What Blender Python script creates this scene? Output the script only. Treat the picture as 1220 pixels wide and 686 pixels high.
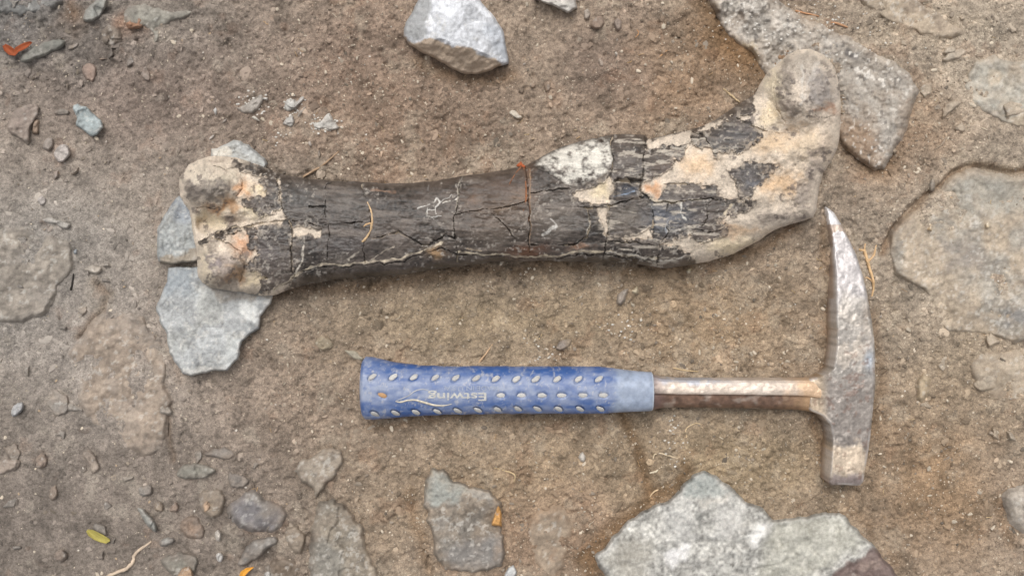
import bpy, math, random
import numpy as np
from mathutils import Vector

# ------------------------------------------------------------------ camera, sky, sun, exposure
for o in list(bpy.data.objects):
    bpy.data.objects.remove(o)
scene = bpy.context.scene
COL = scene.collection
S, H = 1854.0, 0.62            # photo pixels per metre on the ground, camera height in metres
cam_d = bpy.data.cameras.new('camera')
cam = bpy.data.objects.new('camera', cam_d)
COL.objects.link(cam)
cam.location = (0, 0, H)
cam_d.sensor_width = 36.0
cam_d.lens = 36.0 * H / (1220.0 / S)
cam_d.clip_start = 0.01
cam_d.clip_end = 500
scene.camera = cam

SUN_EL, SUN_AZ = math.radians(64), math.radians(-12)     # azimuth from +y (top of the picture)
world = bpy.data.worlds.new('World')
scene.world = world
world.use_nodes = True
wn = world.node_tree.nodes
wl = world.node_tree.links
for n in list(wn):
    wn.remove(n)
sky = wn.new('ShaderNodeTexSky')
sky.sky_type = 'NISHITA'
sky.sun_disc = False
sky.sun_elevation = SUN_EL
sky.sun_rotation = SUN_AZ
sky.dust_density = 4.0
sky.air_density = 1.0
hs = wn.new('ShaderNodeHueSaturation')
hs.inputs['Saturation'].default_value = 0.16             # bright cloud cover: a greyish sky
bg = wn.new('ShaderNodeBackground')
bg.inputs['Strength'].default_value = 0.125
wo = wn.new('ShaderNodeOutputWorld')
wl.new(sky.outputs[0], hs.inputs['Color'])
wl.new(hs.outputs[0], bg.inputs['Color'])
wl.new(bg.outputs[0], wo.inputs['Surface'])
sun_d = bpy.data.lights.new('sun', 'SUN')
sun_d.energy = 1.4
sun_d.angle = math.radians(36)
sun_d.color = (1.0, 0.97, 0.93)
sun = bpy.data.objects.new('sun', sun_d)
COL.objects.link(sun)
sd_ = Vector((math.sin(SUN_AZ) * math.cos(SUN_EL), math.cos(SUN_AZ) * math.cos(SUN_EL), math.sin(SUN_EL)))
sun.rotation_euler = (-sd_).to_track_quat('-Z', 'Y').to_euler()
sun.location = (0, 0, 3)
vs = scene.view_settings
vs.view_transform = 'Standard'
vs.look = 'None'
vs.gamma = 1
vs.use_curve_mapping = False
vs.exposure = 0.2

# ------------------------------------------------------------------ helpers
rng = np.random.default_rng(7)
random.seed(7)


def srgb(c):
    c = np.asarray(c, float) / 255.0
    return np.where(c <= 0.04045, c / 12.92, ((c + 0.055) / 1.055) ** 2.4)


def vnoise(x, y, seed=0):
    x = np.asarray(x, float)
    y = np.asarray(y, float)
    xi = np.floor(x).astype(np.int64)
    yi = np.floor(y).astype(np.int64)
    fx = x - xi
    fy = y - yi

    def h(a, b):
        n = (a * 374761393 + b * 668265263 + seed * 1274126177) & 0xFFFFFFFF
        n = ((n ^ (n >> 13)) * 1274126177) & 0xFFFFFFFF
        n = ((n ^ (n >> 16)) * 2246822519) & 0xFFFFFFFF
        return ((n ^ (n >> 15)) & 0xFFFFFF) / float(0xFFFFFF)
    sx = fx * fx * fx * (fx * (fx * 6 - 15) + 10)
    sy = fy * fy * fy * (fy * (fy * 6 - 15) + 10)
    a = h(xi, yi)
    b = h(xi + 1, yi)
    c = h(xi, yi + 1)
    d = h(xi + 1, yi + 1)
    return ((a + (b - a) * sx) * (1 - sy) + (c + (d - c) * sx) * sy) * 2 - 1      # -1..1


def fbm(x, y, scale, octaves=4, seed=0, gain=0.5):
    out = 0.0
    amp = 1.0
    tot = 0.0
    x = np.asarray(x, float) / scale
    y = np.asarray(y, float) / scale
    for k in range(octaves):
        out = out + amp * vnoise(x * 2 ** k + 17.3 * k, y * 2 ** k - 9.1 * k, seed + k)
        tot += amp
        amp *= gain
    return out / tot * 1.6


def hash01(a, b, seed):
    n = (a * 374761393 + b * 668265263 + seed * 1274126177) & 0xFFFFFFFF
    n = ((n ^ (n >> 13)) * 1274126177) & 0xFFFFFFFF
    n = ((n ^ (n >> 16)) * 2246822519) & 0xFFFFFFFF
    n = n ^ (n >> 15)
    return (n & 1023) / 511.5 - 1, ((n >> 10) & 1023) / 511.5 - 1, ((n >> 20) & 1023) / 511.5 - 1


def worley(x, y, scale, seed=0):
    """F1, F2 and cell value of jittered cells."""
    x = np.asarray(x, float) / scale
    y = np.asarray(y, float) / scale
    xi = np.floor(x).astype(np.int64)
    yi = np.floor(y).astype(np.int64)
    f1 = np.full(x.shape, 9.0)
    f2 = np.full(x.shape, 9.0)
    val = np.zeros(x.shape)
    for dx in (-1, 0, 1):
        for dy in (-1, 0, 1):
            cx = xi + dx
            cy = yi + dy
            h1, h2, v = hash01(cx, cy, seed)
            d = np.sqrt((cx + 0.5 + 0.45 * h1 - x) ** 2 + (cy + 0.5 + 0.45 * h2 - y) ** 2)
            nearer = d < f1
            f2 = np.where(nearer, f1, np.minimum(f2, d))
            val = np.where(nearer, v, val)
            f1 = np.where(nearer, d, f1)
    return f1, f2, val


def smooth(a, b, x):
    t = np.clip((x - a) / (b - a), 0, 1)
    return t * t * (3 - 2 * t)


def W(u, v, z):
    """photo pixel seen at height z (metres) -> world x, y, z"""
    k = (H - np.asarray(z, float)) / H / S
    return (np.asarray(u, float) - 610.0) * k, (343.0 - np.asarray(v, float)) * k, np.asarray(z, float) + 0 * k


def sdist(u, v, poly, closed=True, want_near=False):
    """distance to a polyline; signed (inside positive) when closed."""
    u = np.asarray(u, float)
    v = np.asarray(v, float)
    shp = u.shape
    u = u.ravel()
    v = v.ravel()
    P = np.asarray(poly, float)
    n = len(P)
    best = np.full(u.shape, 1e18)
    nu = np.zeros(u.shape)
    nv = np.zeros(u.shape)
    ins = np.zeros(u.shape, bool)
    for i in range(n if closed else n - 1):
        ax, ay = P[i]
        bx, by = P[(i + 1) % n]
        ex, ey = bx - ax, by - ay
        L = ex * ex + ey * ey + 1e-12
        t = np.clip(((u - ax) * ex + (v - ay) * ey) / L, 0, 1)
        qx = ax + t * ex
        qy = ay + t * ey
        d = (u - qx) ** 2 + (v - qy) ** 2
        m = d < best
        best = np.where(m, d, best)
        if want_near:
            nu = np.where(m, qx, nu)
            nv = np.where(m, qy, nv)
        if closed:
            c = (ay > v) != (by > v)
            if c.any():
                ins ^= c & (u < (bx - ax) * (v - ay) / ((by - ay) if by != ay else 1e-12) + ax)
    d = np.sqrt(best)
    if closed:
        d = np.where(ins, d, -d)
    if want_near:
        return d.reshape(shp), nu.reshape(shp), nv.reshape(shp)
    return d.reshape(shp)


def rough(poly, amp=1.2, step=4.0, seed=0):
    """subdivide an outline and make it uneven"""
    P = np.asarray(poly, float)
    out = []
    for i in range(len(P)):
        a, b = P[i], P[(i + 1) % len(P)]
        L = np.hypot(*(b - a))
        m = max(1, int(L / step))
        nrm = np.array([-(b - a)[1], (b - a)[0]]) / (L + 1e-9)
        for k in range(m):
            p = a + (b - a) * k / m
            w = amp * fbm(p[0:1], p[1:2], 9.0 if amp < 4 else 38.0, 3 if amp < 4 else 5, seed, 0.5 if amp < 4 else 0.62)[0]
            out.append(p + nrm * w)
    return np.array(out)


def make_mesh(name, verts, quads, cols=None, mat=None, smoothed=True, parent=None, origin=None, link=True):
    verts = np.asarray(verts, np.float32)
    quads = np.asarray(quads, np.int32)
    if origin is None:
        lo = verts.min(0)
        hi = verts.max(0)
        origin = np.array([(lo[0] + hi[0]) / 2, (lo[1] + hi[1]) / 2, max(lo[2], 0.0)])
    origin = np.asarray(origin, np.float32)
    me = bpy.data.meshes.new(name)
    k = quads.shape[1]
    me.vertices.add(len(verts))
    me.vertices.foreach_set('co', (verts - origin).ravel())
    me.loops.add(quads.size)
    me.loops.foreach_set('vertex_index', quads.ravel())
    me.polygons.add(len(quads))
    me.polygons.foreach_set('loop_start', np.arange(0, quads.size, k, dtype=np.int32))
    me.polygons.foreach_set('loop_total', np.full(len(quads), k, np.int32))
    me.polygons.foreach_set('use_smooth', np.full(len(quads), smoothed, bool))
    me.update(calc_edges=True)
    if cols is not None:
        a = me.color_attributes.new('Col', 'FLOAT_COLOR', 'POINT')
        c = np.ones((len(verts), 4), np.float32)
        c[:, :3] = np.clip(cols, 0.004, 0.9)
        a.data.foreach_set('color', c.ravel())
    me.validate()
    if mat:
        me.materials.append(mat)
    ob = bpy.data.objects.new(name, me)
    if link:
        COL.objects.link(ob)
    if parent is not None:
        ob.parent = parent
        pl = np.array(parent['_o'], np.float32) if '_o' in parent else np.zeros(3, np.float32)
        ob.location = origin - pl
    else:
        ob.location = origin
    ob['_o'] = [float(q) for q in origin]
    return ob


def empty(name, loc, label, cat, group=None):
    o = bpy.data.objects.new(name, None)
    COL.objects.link(o)
    o.location = loc
    o.empty_display_size = 0.02
    o['_o'] = [float(q) for q in loc]
    return tag(o, label, cat, group)


def tag(o, label=None, cat=None, group=None, kind=None):
    if label:
        o['label'] = label
    if cat:
        o['category'] = cat
    if group:
        o['group'] = group
    if kind:
        o['kind'] = kind
    return o


def material(name, rough_lo=0.85, rough_hi=None, bump=0.3, bscale=900.0, var=0.25, vscale=350.0, spec=0.35, col=None, metal=0.0,
             fine=1500.0, finew=0.9):
    """base colour from the vertex colours (or one colour), broken up by noise; noise bump"""
    m = bpy.data.materials.new(name)
    m.use_nodes = True
    nt = m.node_tree
    N = nt.nodes
    L = nt.links
    b = N['Principled BSDF']
    geo = N.new('ShaderNodeTexCoord')
    if col is None:
        src = N.new('ShaderNodeVertexColor')
        src.layer_name = 'Col'
        csock = src.outputs['Color']
    else:
        src = N.new('ShaderNodeRGB')
        src.outputs[0].default_value = (*srgb(col), 1)
        csock = src.outputs[0]
    n1 = N.new('ShaderNodeTexNoise')
    n1.inputs['Scale'].default_value = vscale
    n1.inputs['Detail'].default_value = 6
    n1.inputs['Roughness'].default_value = 0.7
    L.new(geo.outputs['Object'], n1.inputs['Vector'])
    n3 = N.new('ShaderNodeTexNoise')
    n3.inputs['Scale'].default_value = fine
    n3.inputs['Detail'].default_value = 3
    n3.inputs['Roughness'].default_value = 0.8
    L.new(geo.outputs['Object'], n3.inputs['Vector'])
    mixn = N.new('ShaderNodeMath')
    mixn.operation = 'MULTIPLY_ADD'
    mixn.inputs[1].default_value = finew
    L.new(n3.outputs['Fac'], mixn.inputs[0])
    sub = N.new('ShaderNodeMath')
    sub.operation = 'SUBTRACT'
    sub.inputs[1].default_value = 0.5 * finew
    L.new(n1.outputs['Fac'], sub.inputs[0])
    L.new(sub.outputs[0], mixn.inputs[2])
    mr = N.new('ShaderNodeMapRange')
    mr.clamp = False
    mr.inputs['From Min'].default_value = 0.25
    mr.inputs['From Max'].default_value = 0.75
    mr.inputs['To Min'].default_value = 1 - var
    mr.inputs['To Max'].default_value = 1 + var
    L.new(mixn.outputs[0], mr.inputs['Value'])
    mul = N.new('ShaderNodeVectorMath')
    mul.operation = 'SCALE'
    L.new(csock, mul.inputs[0])
    L.new(mr.outputs[0], mul.inputs['Scale'])
    L.new(mul.outputs['Vector'], b.inputs['Base Color'])
    n2 = N.new('ShaderNodeTexNoise')
    n2.inputs['Scale'].default_value = bscale
    n2.inputs['Detail'].default_value = 8
    n2.inputs['Roughness'].default_value = 0.65
    L.new(geo.outputs['Object'], n2.inputs['Vector'])
    bp = N.new('ShaderNodeBump')
    bp.inputs['Strength'].default_value = bump
    bp.inputs['Distance'].default_value = 0.0008
    L.new(n2.outputs['Fac'], bp.inputs['Height'])
    L.new(bp.outputs['Normal'], b.inputs['Normal'])
    if rough_hi is None:
        b.inputs['Roughness'].default_value = rough_lo
    else:                       # dark polished areas glossier than pale crumbly ones
        bw = N.new('ShaderNodeRGBToBW')
        L.new(csock, bw.inputs[0])
        rr = N.new('ShaderNodeMapRange')
        rr.inputs['From Min'].default_value = 0.03
        rr.inputs['From Max'].default_value = 0.3
        rr.inputs['To Min'].default_value = rough_lo
        rr.inputs['To Max'].default_value = rough_hi
        L.new(bw.outputs[0], rr.inputs['Value'])
        L.new(rr.outputs[0], b.inputs['Roughness'])
    b.inputs['Specular IOR Level'].default_value = spec
    b.inputs['Metallic'].default_value = metal
    return m


M_SOIL = material('soil', 0.9, bump=1.0, bscale=900, var=0.44, vscale=520, spec=0.25, fine=1250, finew=1.1)
M_STONE = material('stone', 0.8, bump=0.6, bscale=1000, var=0.22, vscale=420, spec=0.35)
M_GRIT = material('grit', 0.85, bump=0.2, var=0.1, spec=0.3)
M_BONE = material('fossil_bone', 0.28, 0.85, bump=0.45, bscale=1000, var=0.25, vscale=900, spec=0.45)
M_GRIP = material('blue_vinyl', 0.42, bump=0.12, bscale=1500, var=0.10, vscale=500, spec=0.5)
M_STEEL = material('weathered_steel', 0.38, bump=0.3, bscale=700, var=0.2, vscale=420, spec=0.6, metal=0.3)
M_PLANT = material('dry_plant', 0.75, bump=0.2, var=0.15, vscale=900)


# ------------------------------------------------------------------ ground relief and soil colour
TRENCH = [(744, 492), (755, 520), (766, 552), (775, 588)]
TRENCH2 = [(690, 672), (712, 650), (735, 628), (775, 598), (800, 588), (818, 566)]
TRENCH3 = [(1050, 302), (1066, 270), (1086, 248), (1101, 234), (1122, 221), (1135, 206), (1155, 198), (1180, 202), (1205, 207), (1228, 203)]
TRENCH4 = [(116, 338), (128, 352), (122, 372), (108, 390), (96, 402)]
TRENCH5 = [(185, 428), (190, 455), (196, 482), (199, 515), (207, 548)]
HOLLOW = [(840, -10), (856, 30), (885, 62), (912, 78)]
DAMP_SHADE = [  # damp, browner soil plus contact shadow painted into the soil colour: polyline, width, strength
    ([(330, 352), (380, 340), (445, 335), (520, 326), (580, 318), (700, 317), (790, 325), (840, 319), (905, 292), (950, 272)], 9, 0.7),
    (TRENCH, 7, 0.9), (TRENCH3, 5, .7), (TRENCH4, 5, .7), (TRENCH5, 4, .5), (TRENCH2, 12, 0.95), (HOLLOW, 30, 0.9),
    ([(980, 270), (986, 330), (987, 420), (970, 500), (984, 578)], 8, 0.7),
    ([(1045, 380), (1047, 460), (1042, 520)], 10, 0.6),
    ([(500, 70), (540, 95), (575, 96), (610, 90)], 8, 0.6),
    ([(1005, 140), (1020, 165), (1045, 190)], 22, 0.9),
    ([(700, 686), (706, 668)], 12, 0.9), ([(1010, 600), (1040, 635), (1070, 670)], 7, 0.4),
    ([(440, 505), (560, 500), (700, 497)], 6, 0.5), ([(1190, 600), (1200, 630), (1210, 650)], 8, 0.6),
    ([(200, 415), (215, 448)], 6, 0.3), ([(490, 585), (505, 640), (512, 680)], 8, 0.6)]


def zlow(u, v):
    z = 0.0022 * fbm(u, v, 260, 2, 3)
    z = z - 0.0022 * np.exp(-((u - 885) / 70.) ** 2 - ((v - 45) / 50.) ** 2)
    z = z + 0.0020 * smooth(1060, 1180, u) * smooth(-20, 150, v)
    return z


def zground(u, v):
    u = np.asarray(u, float)
    v = np.asarray(v, float)
    wu = u + 6 * fbm(u, v, 30, 2, 41)
    wv = v + 6 * fbm(u, v, 30, 2, 43)
    near = (np.abs(u - 610) < 900) & (np.abs(v - 343) < 700)
    sm = 1 - 0.6 * smooth(380, 130, u) * smooth(60, 260, v) - 0.25 * smooth(1060, 1150, u)          # smoother mud on the left
    z = zlow(u, v) + 0.0016 * fbm(u, v, 60, 3, 5)
    f1, f2, val = worley(wu, wv, 17.0, 11)
    z = z + sm * 0.0008 * (val * smooth(0.0, 0.25, f2 - f1))
    f1, f2, val = worley(wu, wv, 6.0, 21)
    z = z + sm * 0.0006 * (val * smooth(0.0, 0.3, f2 - f1))
    z = z + sm * 0.0010 * fbm(u, v, 5.0, 3, 31, 0.7) - sm * 0.0014 * smooth(0.45, 0.8, fbm(u, v, 13, 3, 33, .6))
    for pl, w, dep in ((TRENCH, 7, 0.0050), (TRENCH2, 10, 0.003), (TRENCH3, 4, .0035), (TRENCH4, 4, .0025), (TRENCH5, 3, .002)):
        m = near
        d = np.full(u.shape, 1e3)
        if m.any():
            d[m] = sdist(u[m], v[m], pl, False)
        z = z * (1 - 0.6 * np.exp(-(d / w) ** 2)) - dep * np.exp(-(d / w) ** 2)
    return z + bank(u, v)


BANK_B = [(213, 222), (225, 196), (282, 187), (327, 204), (398, 216), (490, 218), (600, 203), (684, 170), (768, 161), (838, 150), (899, 112), (937, 66), (965, 58), (994, 80), (1002, 125), (997, 178), (975, 228), (968, 260), (905, 286), (833, 314),
          (790, 320), (700, 312), (580, 313), (445, 330), (326, 352), (250, 343), (234, 312), (228, 264)]
BANK_H = [(430, 424), (500, 435), (715, 436), (777, 446), (960, 450), (984, 440), (984, 270), (984, 247), (1012, 285), (1038, 372), (1040, 440), (1038, 520), (1026, 578), (978, 578), (978, 500), (777, 489), (600, 493), (430, 501)]


def bank(u, v):
    out = np.zeros(u.shape)
    for pl, w, hh in ((BANK_B, 9., .0032), (BANK_H, 5., .0022)):
        P = np.array(pl)
        m = (u > P[:, 0].min() - 25) & (u < P[:, 0].max() + 25) & (v > P[:, 1].min() - 25) & (v < P[:, 1].max() + 25)
        if m.any():
            d = sdist(u[m], v[m], P)
            nz = np.clip(0.6 + 0.9 * fbm(u[m], v[m], 22, 3, 91), 0, 1.5)
            out[m] += hh * nz * np.where(d > 0, 1.0, np.exp(-(d / w) ** 2)) * smooth(30, 10, d)
    return out


SOIL = srgb((152, 136, 119))
ZONES = [  # u, v, ru, rv, colour, strength
    (60, 620, 260, 150, (118, 106, 95), .9), (40, 330, 130, 120, (146, 139, 130), .9), (30, 30, 170, 80, (118, 113, 108), .9),
    (150, 60, 90, 60, (126, 115, 104), .7), (180, 120, 150, 60, (134, 114, 100), .7), (150, 440, 110, 90, (158, 146, 134), .85),
    (440, 60, 130, 90, (139, 118, 102), .8), (440, 150, 180, 60, (142, 119, 100), .7), (330, 470, 140, 120, (151, 131, 112), .8),
    (600, 380, 230, 60, (157, 139, 114), .9), (860, 380, 120, 80, (155, 133, 107), .9), (640, 560, 160, 80, (157, 137, 112), .9),
    (880, 560, 120, 70, (154, 135, 108), .9), (800, 100, 90, 70, (147, 121, 96), .8), (720, 70, 60, 60, (134, 117, 104), .8),
    (900, 40, 60, 60, (131, 101, 71), .9), (1140, 50, 150, 100, (176, 162, 144), .95), (1080, 170, 60, 60, (150, 121, 94), .8),
    (1150, 300, 120, 110, (172, 159, 142), .9), (1150, 450, 100, 80, (163, 147, 126), .85), (1110, 580, 90, 100, (146, 121, 94), .9),
    (660, 640, 80, 60, (150, 125, 103), .8), (470, 620, 60, 60, (152, 134, 113), .7), (250, 600, 120, 70, (131, 117, 104), .8),
    (88, 12, 18, 18, (120, 92, 66), .8), (160, 28, 18, 12, (158, 118, 88), .7), (1090, 30, 60, 30, (168, 150, 128), .6)]


def soil_colour(u, v):
    u = np.asarray(u, float)
    v = np.asarray(v, float)
    c = np.ones(u.shape + (3,)) * SOIL
    w0 = 18 * fbm(u, v, 50, 3, 61)
    w1 = 18 * fbm(u, v, 50, 3, 67)
    for (cu, cv, ru, rv, col, st) in ZONES:
        q = ((u + w0 - cu) / ru) ** 2 + ((v + w1 - cv) / rv) ** 2
        w = st * np.exp(-q * 0.9)
        c = c + (srgb(col) - c) * w[..., None]
    near = (np.abs(u - 610) < 800) & (np.abs(v - 343) < 500)
    for pl, wd, st in DAMP_SHADE:
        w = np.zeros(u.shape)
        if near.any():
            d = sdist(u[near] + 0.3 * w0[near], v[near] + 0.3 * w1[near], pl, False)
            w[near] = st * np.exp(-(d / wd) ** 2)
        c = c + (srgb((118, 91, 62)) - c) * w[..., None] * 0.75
    k = 1 + 0.24 * fbm(u, v, 24, 4, 71) + 0.24 * fbm(u, v, 5, 3, 73, .7)
    c = c * np.clip(k, 0.5, 1.6)[..., None]
    pale = smooth(0.35, 0.8, fbm(u, v, 38, 4, 77, .65)) * 0.30                       # dried, paler crust
    c = c + (srgb((182, 168, 148)) - c) * pale[..., None]
    rust = smooth(0.5, 0.9, fbm(u, v, 30, 4, 79, .6)) * 0.2
    c = c + (srgb((150, 112, 84)) - c) * rust[..., None]
    g = c.mean(-1, keepdims=True)
    return c + (g - c) * (0.22 * smooth(480, 220, u) + 0.04)[..., None]


def axis(a0, a1, step, far):
    core = np.arange(a0, a1 + 0.1, step)
    g = []
    d = step
    x = 0.0
    while x < far:
        d *= 1.28
        x += d
        g.append(x)
    g = np.array(g)
    return np.concatenate([a0 - g[::-1], core, a1 + g])


gu = axis(-50, 1270, 1.5, 60000)
gv = axis(-50, 736, 1.5, 60000)
GU, GV = np.meshgrid(gu, gv)
gz = zground(GU, GV)
gx = (GU - 610) / S
gy = (343 - GV) / S
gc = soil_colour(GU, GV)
nv_, nu_ = GU.shape
idx = np.arange(nu_ * nv_).reshape(nv_, nu_)
q = np.stack([idx[1:, :-1], idx[1:, 1:], idx[:-1, 1:], idx[:-1, :-1]], -1).reshape(-1, 4)
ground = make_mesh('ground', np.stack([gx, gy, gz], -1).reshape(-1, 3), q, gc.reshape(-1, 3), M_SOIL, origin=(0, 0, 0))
tag(ground, kind='structure')


# ------------------------------------------------------------------ outline -> solid with a modelled top
def raster(poly, res):
    P = np.asarray(poly, float)
    u0, v0 = P.min(0) - res
    u1, v1 = P.max(0) + res
    us = np.arange(u0, u1 + res, res)
    vv = np.arange(v0, v1 + res, res)
    U, V = np.meshgrid(us, vv)
    d, nu, nv = sdist(U, V, P, True, True)
    keep = d > -0.75 * res
    snap = keep & (d < 0.3 * res)
    U = np.where(snap, nu, U)
    V = np.where(snap, nv, V)
    d = np.where(snap, 0.0, d)
    cell = keep[:-1, :-1] & keep[1:, :-1] & keep[:-1, 1:] & keep[1:, 1:]
    allsnap = snap[:-1, :-1] & snap[1:, :-1] & snap[:-1, 1:] & snap[1:, 1:]
    return U, V, d, cell & ~allsnap


def cells_to_mesh(X, Y, Z, C, cell, levels, scale=1.0):
    """top sheet from grid cells plus a skirt; levels: list of (inset in metres, z or callable(z, x, y))"""
    nr, nc = X.shape
    idx = np.arange(nr * nc).reshape(nr, nc)
    a = idx[1:, :-1][cell]
    b = idx[1:, 1:][cell]
    c = idx[:-1, 1:][cell]
    d = idx[:-1, :-1][cell]
    quads = np.stack([a, b, c, d], -1)
    used, inv = np.unique(quads, return_inverse=True)
    quads = inv.reshape(-1, 4)
    V = np.stack([X, Y, Z], -1).reshape(-1, 3)[used]
    Cc = C.reshape(-1, 3)[used]
    e = np.concatenate([quads[:, [0, 1]], quads[:, [1, 2]], quads[:, [2, 3]], quads[:, [3, 0]]])
    n = len(V)
    key = e[:, 0].astype(np.int64) * n + e[:, 1]
    rev = e[:, 1].astype(np.int64) * n + e[:, 0]
    be = e[~np.isin(key, rev)]
    bv = np.unique(be)
    nrm = np.zeros((n, 2))                                    # outward normal in the ground plane
    dv = V[be[:, 1], :2] - V[be[:, 0], :2]
    on = np.stack([dv[:, 1], -dv[:, 0]], -1)
    np.add.at(nrm, be[:, 0], on)
    np.add.at(nrm, be[:, 1], on)
    nrm /= (np.linalg.norm(nrm, axis=1, keepdims=True) + 1e-12)
    for _ in range(12):
        acc = nrm.copy()
        np.add.at(acc, be[:, 0], nrm[be[:, 1]])
        np.add.at(acc, be[:, 1], nrm[be[:, 0]])
        nrm = acc / (np.linalg.norm(acc, axis=1, keepdims=True) + 1e-12)
    verts = [V]
    cols = [Cc]
    qs = [quads]
    remap_prev = np.arange(n)
    tot = n
    for inset, zl in levels:
        P = V[bv].copy()
        P[:, :2] -= nrm[bv] * inset
        P[:, 2] = zl(P[:, 2], P[:, 0], P[:, 1]) if callable(zl) else zl
        verts.append(P)
        cols.append(Cc[bv])
        remap = np.full(n, -1)
        remap[bv] = np.arange(tot, tot + len(bv))
        tot += len(bv)
        qs.append(np.stack([remap_prev[be[:, 1]], remap_prev[be[:, 0]], remap[be[:, 0]], remap[be[:, 1]]], -1))
        remap_prev = remap
    return np.concatenate(verts), np.concatenate(qs), np.concatenate(cols)


def stone(name, label, cat, poly, h, col, edge=8.0, res=None, amp=1.3, facets=0.35, fs=26.0, grain=0.12, blobs=(), zf=None,
          speck=0.0, group=None, sink=0.003, seed=None, parent=None, dirt=0.0, dome=0.0, tint=None, cut=0, bury=0.0):
    """one stone: outline in photo pixels, height h (mm) above the soil"""
    sd = seed if seed is not None else int(abs(poly[0][0] * 13 + poly[0][1] * 7 + len(poly))) % 9973
    P0 = np.asarray(poly, float)
    size = max(np.ptp(P0[:, 0]), np.ptp(P0[:, 1]))
    if res is None:
        res = float(np.clip(size / 36.0, 0.7, 2.0))
    for _ in range(cut):                                      # wear the corners
        P0 = np.stack([P0 * 0.78 + np.roll(P0, -1, 0) * 0.22, P0 * 0.22 + np.roll(P0, -1, 0) * 0.78], 1).reshape(-1, 2)
    P = rough(P0, amp * min(1, size / 40.0), max(1.6, min(4.0, size / 9)), sd)
    U, V, d, cell = raster(P, res)
    base = zlow(U, V)
    hm = h / 1000.0
    rise = 1 - (1 - np.clip(d / edge, 0, 1)) ** 2
    top = hm * (1 - dome) + hm * dome * np.clip(d / (0.4 * size), 0, 1)
    f1, f2, val = worley(U + 5 * fbm(U, V, 20, 2, sd), V + 5 * fbm(U, V, 20, 2, sd + 1), fs, sd)
    fac = val * 0.5 + 0.5 * fbm(U, V, fs, 2, sd + 3)
    z = -sink + (top + sink) * rise * (1 + facets * fac * smooth(0, edge, d)) \
        + hm * 0.10 * fbm(U, V, 9, 3, sd + 2) * rise + 0.0003 * fbm(U, V, 3.0, 2, sd + 8) * rise
    if zf is not None:
        z = zf(U, V, d) + 0.0007 * fbm(U, V, 9, 3, sd + 2) + 0.0003 * fbm(U, V, 3.0, 2, sd + 8)
        z = -sink + (z + sink) * (1 - (1 - np.clip(d / edge, 0, 1)) ** 3)
    if bury:                                                  # only its high spots break through the soil
        z = base + hm * smooth(0, edge, d) + bury * 0.001 * fbm(U, V, 34, 4, sd + 30, .6) - sink * smooth(edge, 0, d) + 0.0004 * fbm(U, V, 4, 3, sd + 31)
    else:
        z = z + base
    c = np.ones(U.shape + (3,)) * srgb(col)
    if tint is not None:
        c = c + (srgb(tint) - c) * smooth(-0.3, 0.5, fbm(U, V, fs * 1.2, 3, sd + 12))[..., None]
    c = c * (1 + 0.16 * val * min(1, size / 120.0))[..., None]
    c = c * np.clip(1 + grain * 1.6 * fbm(U, V, 14, 4, sd + 4, 0.65) + grain * 1.3 * fbm(U, V, 3.4, 2, sd + 5), .4, 1.6)[..., None]
    nick = smooth(0.5, 0.75, fbm(U, V, 6, 3, sd + 25, .65)) * 0.3
    c = c + (srgb((222, 218, 210)) - c) * nick[..., None]
    wu = 4 * fbm(U, V, 10, 3, sd + 6)
    wv = 4 * fbm(U, V, 10, 3, sd + 7)
    for bl in blobs:                                          # (polygon, colour, strength, softness)
        w = smooth(-bl[3], bl[3], sdist(U + wu, V + wv, bl[0])) * bl[2]
        c = c + (srgb(bl[1]) - c) * w[..., None]
    if speck:
        s1 = smooth(0.62, 0.8, fbm(U, V, 4.5, 2, sd + 15)) * speck * smooth(-.5, .5, fbm(U, V, 40, 2, sd + 16) + .2)
        c = c + (srgb((225, 218, 208)) - c) * s1[..., None]
        s2 = smooth(0.66, 0.85, fbm(U, V, 5.0, 2, sd + 18)) * speck * 0.7
        c = c + (srgb((70, 66, 64)) - c) * s2[..., None]
    if dirt:                                                  # soil smeared over the stone, mostly its rim
        w = np.clip(dirt * (1.3 * smooth(16, 0, d) + smooth(0.1, 0.7, fbm(U, V, 22, 4, sd + 20))), 0, 0.9)
        c = c + (soil_colour(U, V) - c) * w[..., None]
    X, Y, Z = W(U, V, z)
    vs_, qs_, cs_ = cells_to_mesh(X, Y, Z, c, cell, [(0.0003, lambda zz, x, y: zz - 0.002), (0.001, -0.006)])
    ob = make_mesh(name, vs_, qs_, cs_, M_STONE, parent=parent)
    if parent is None:
        tag(ob, label, cat, group)
    return ob


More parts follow.
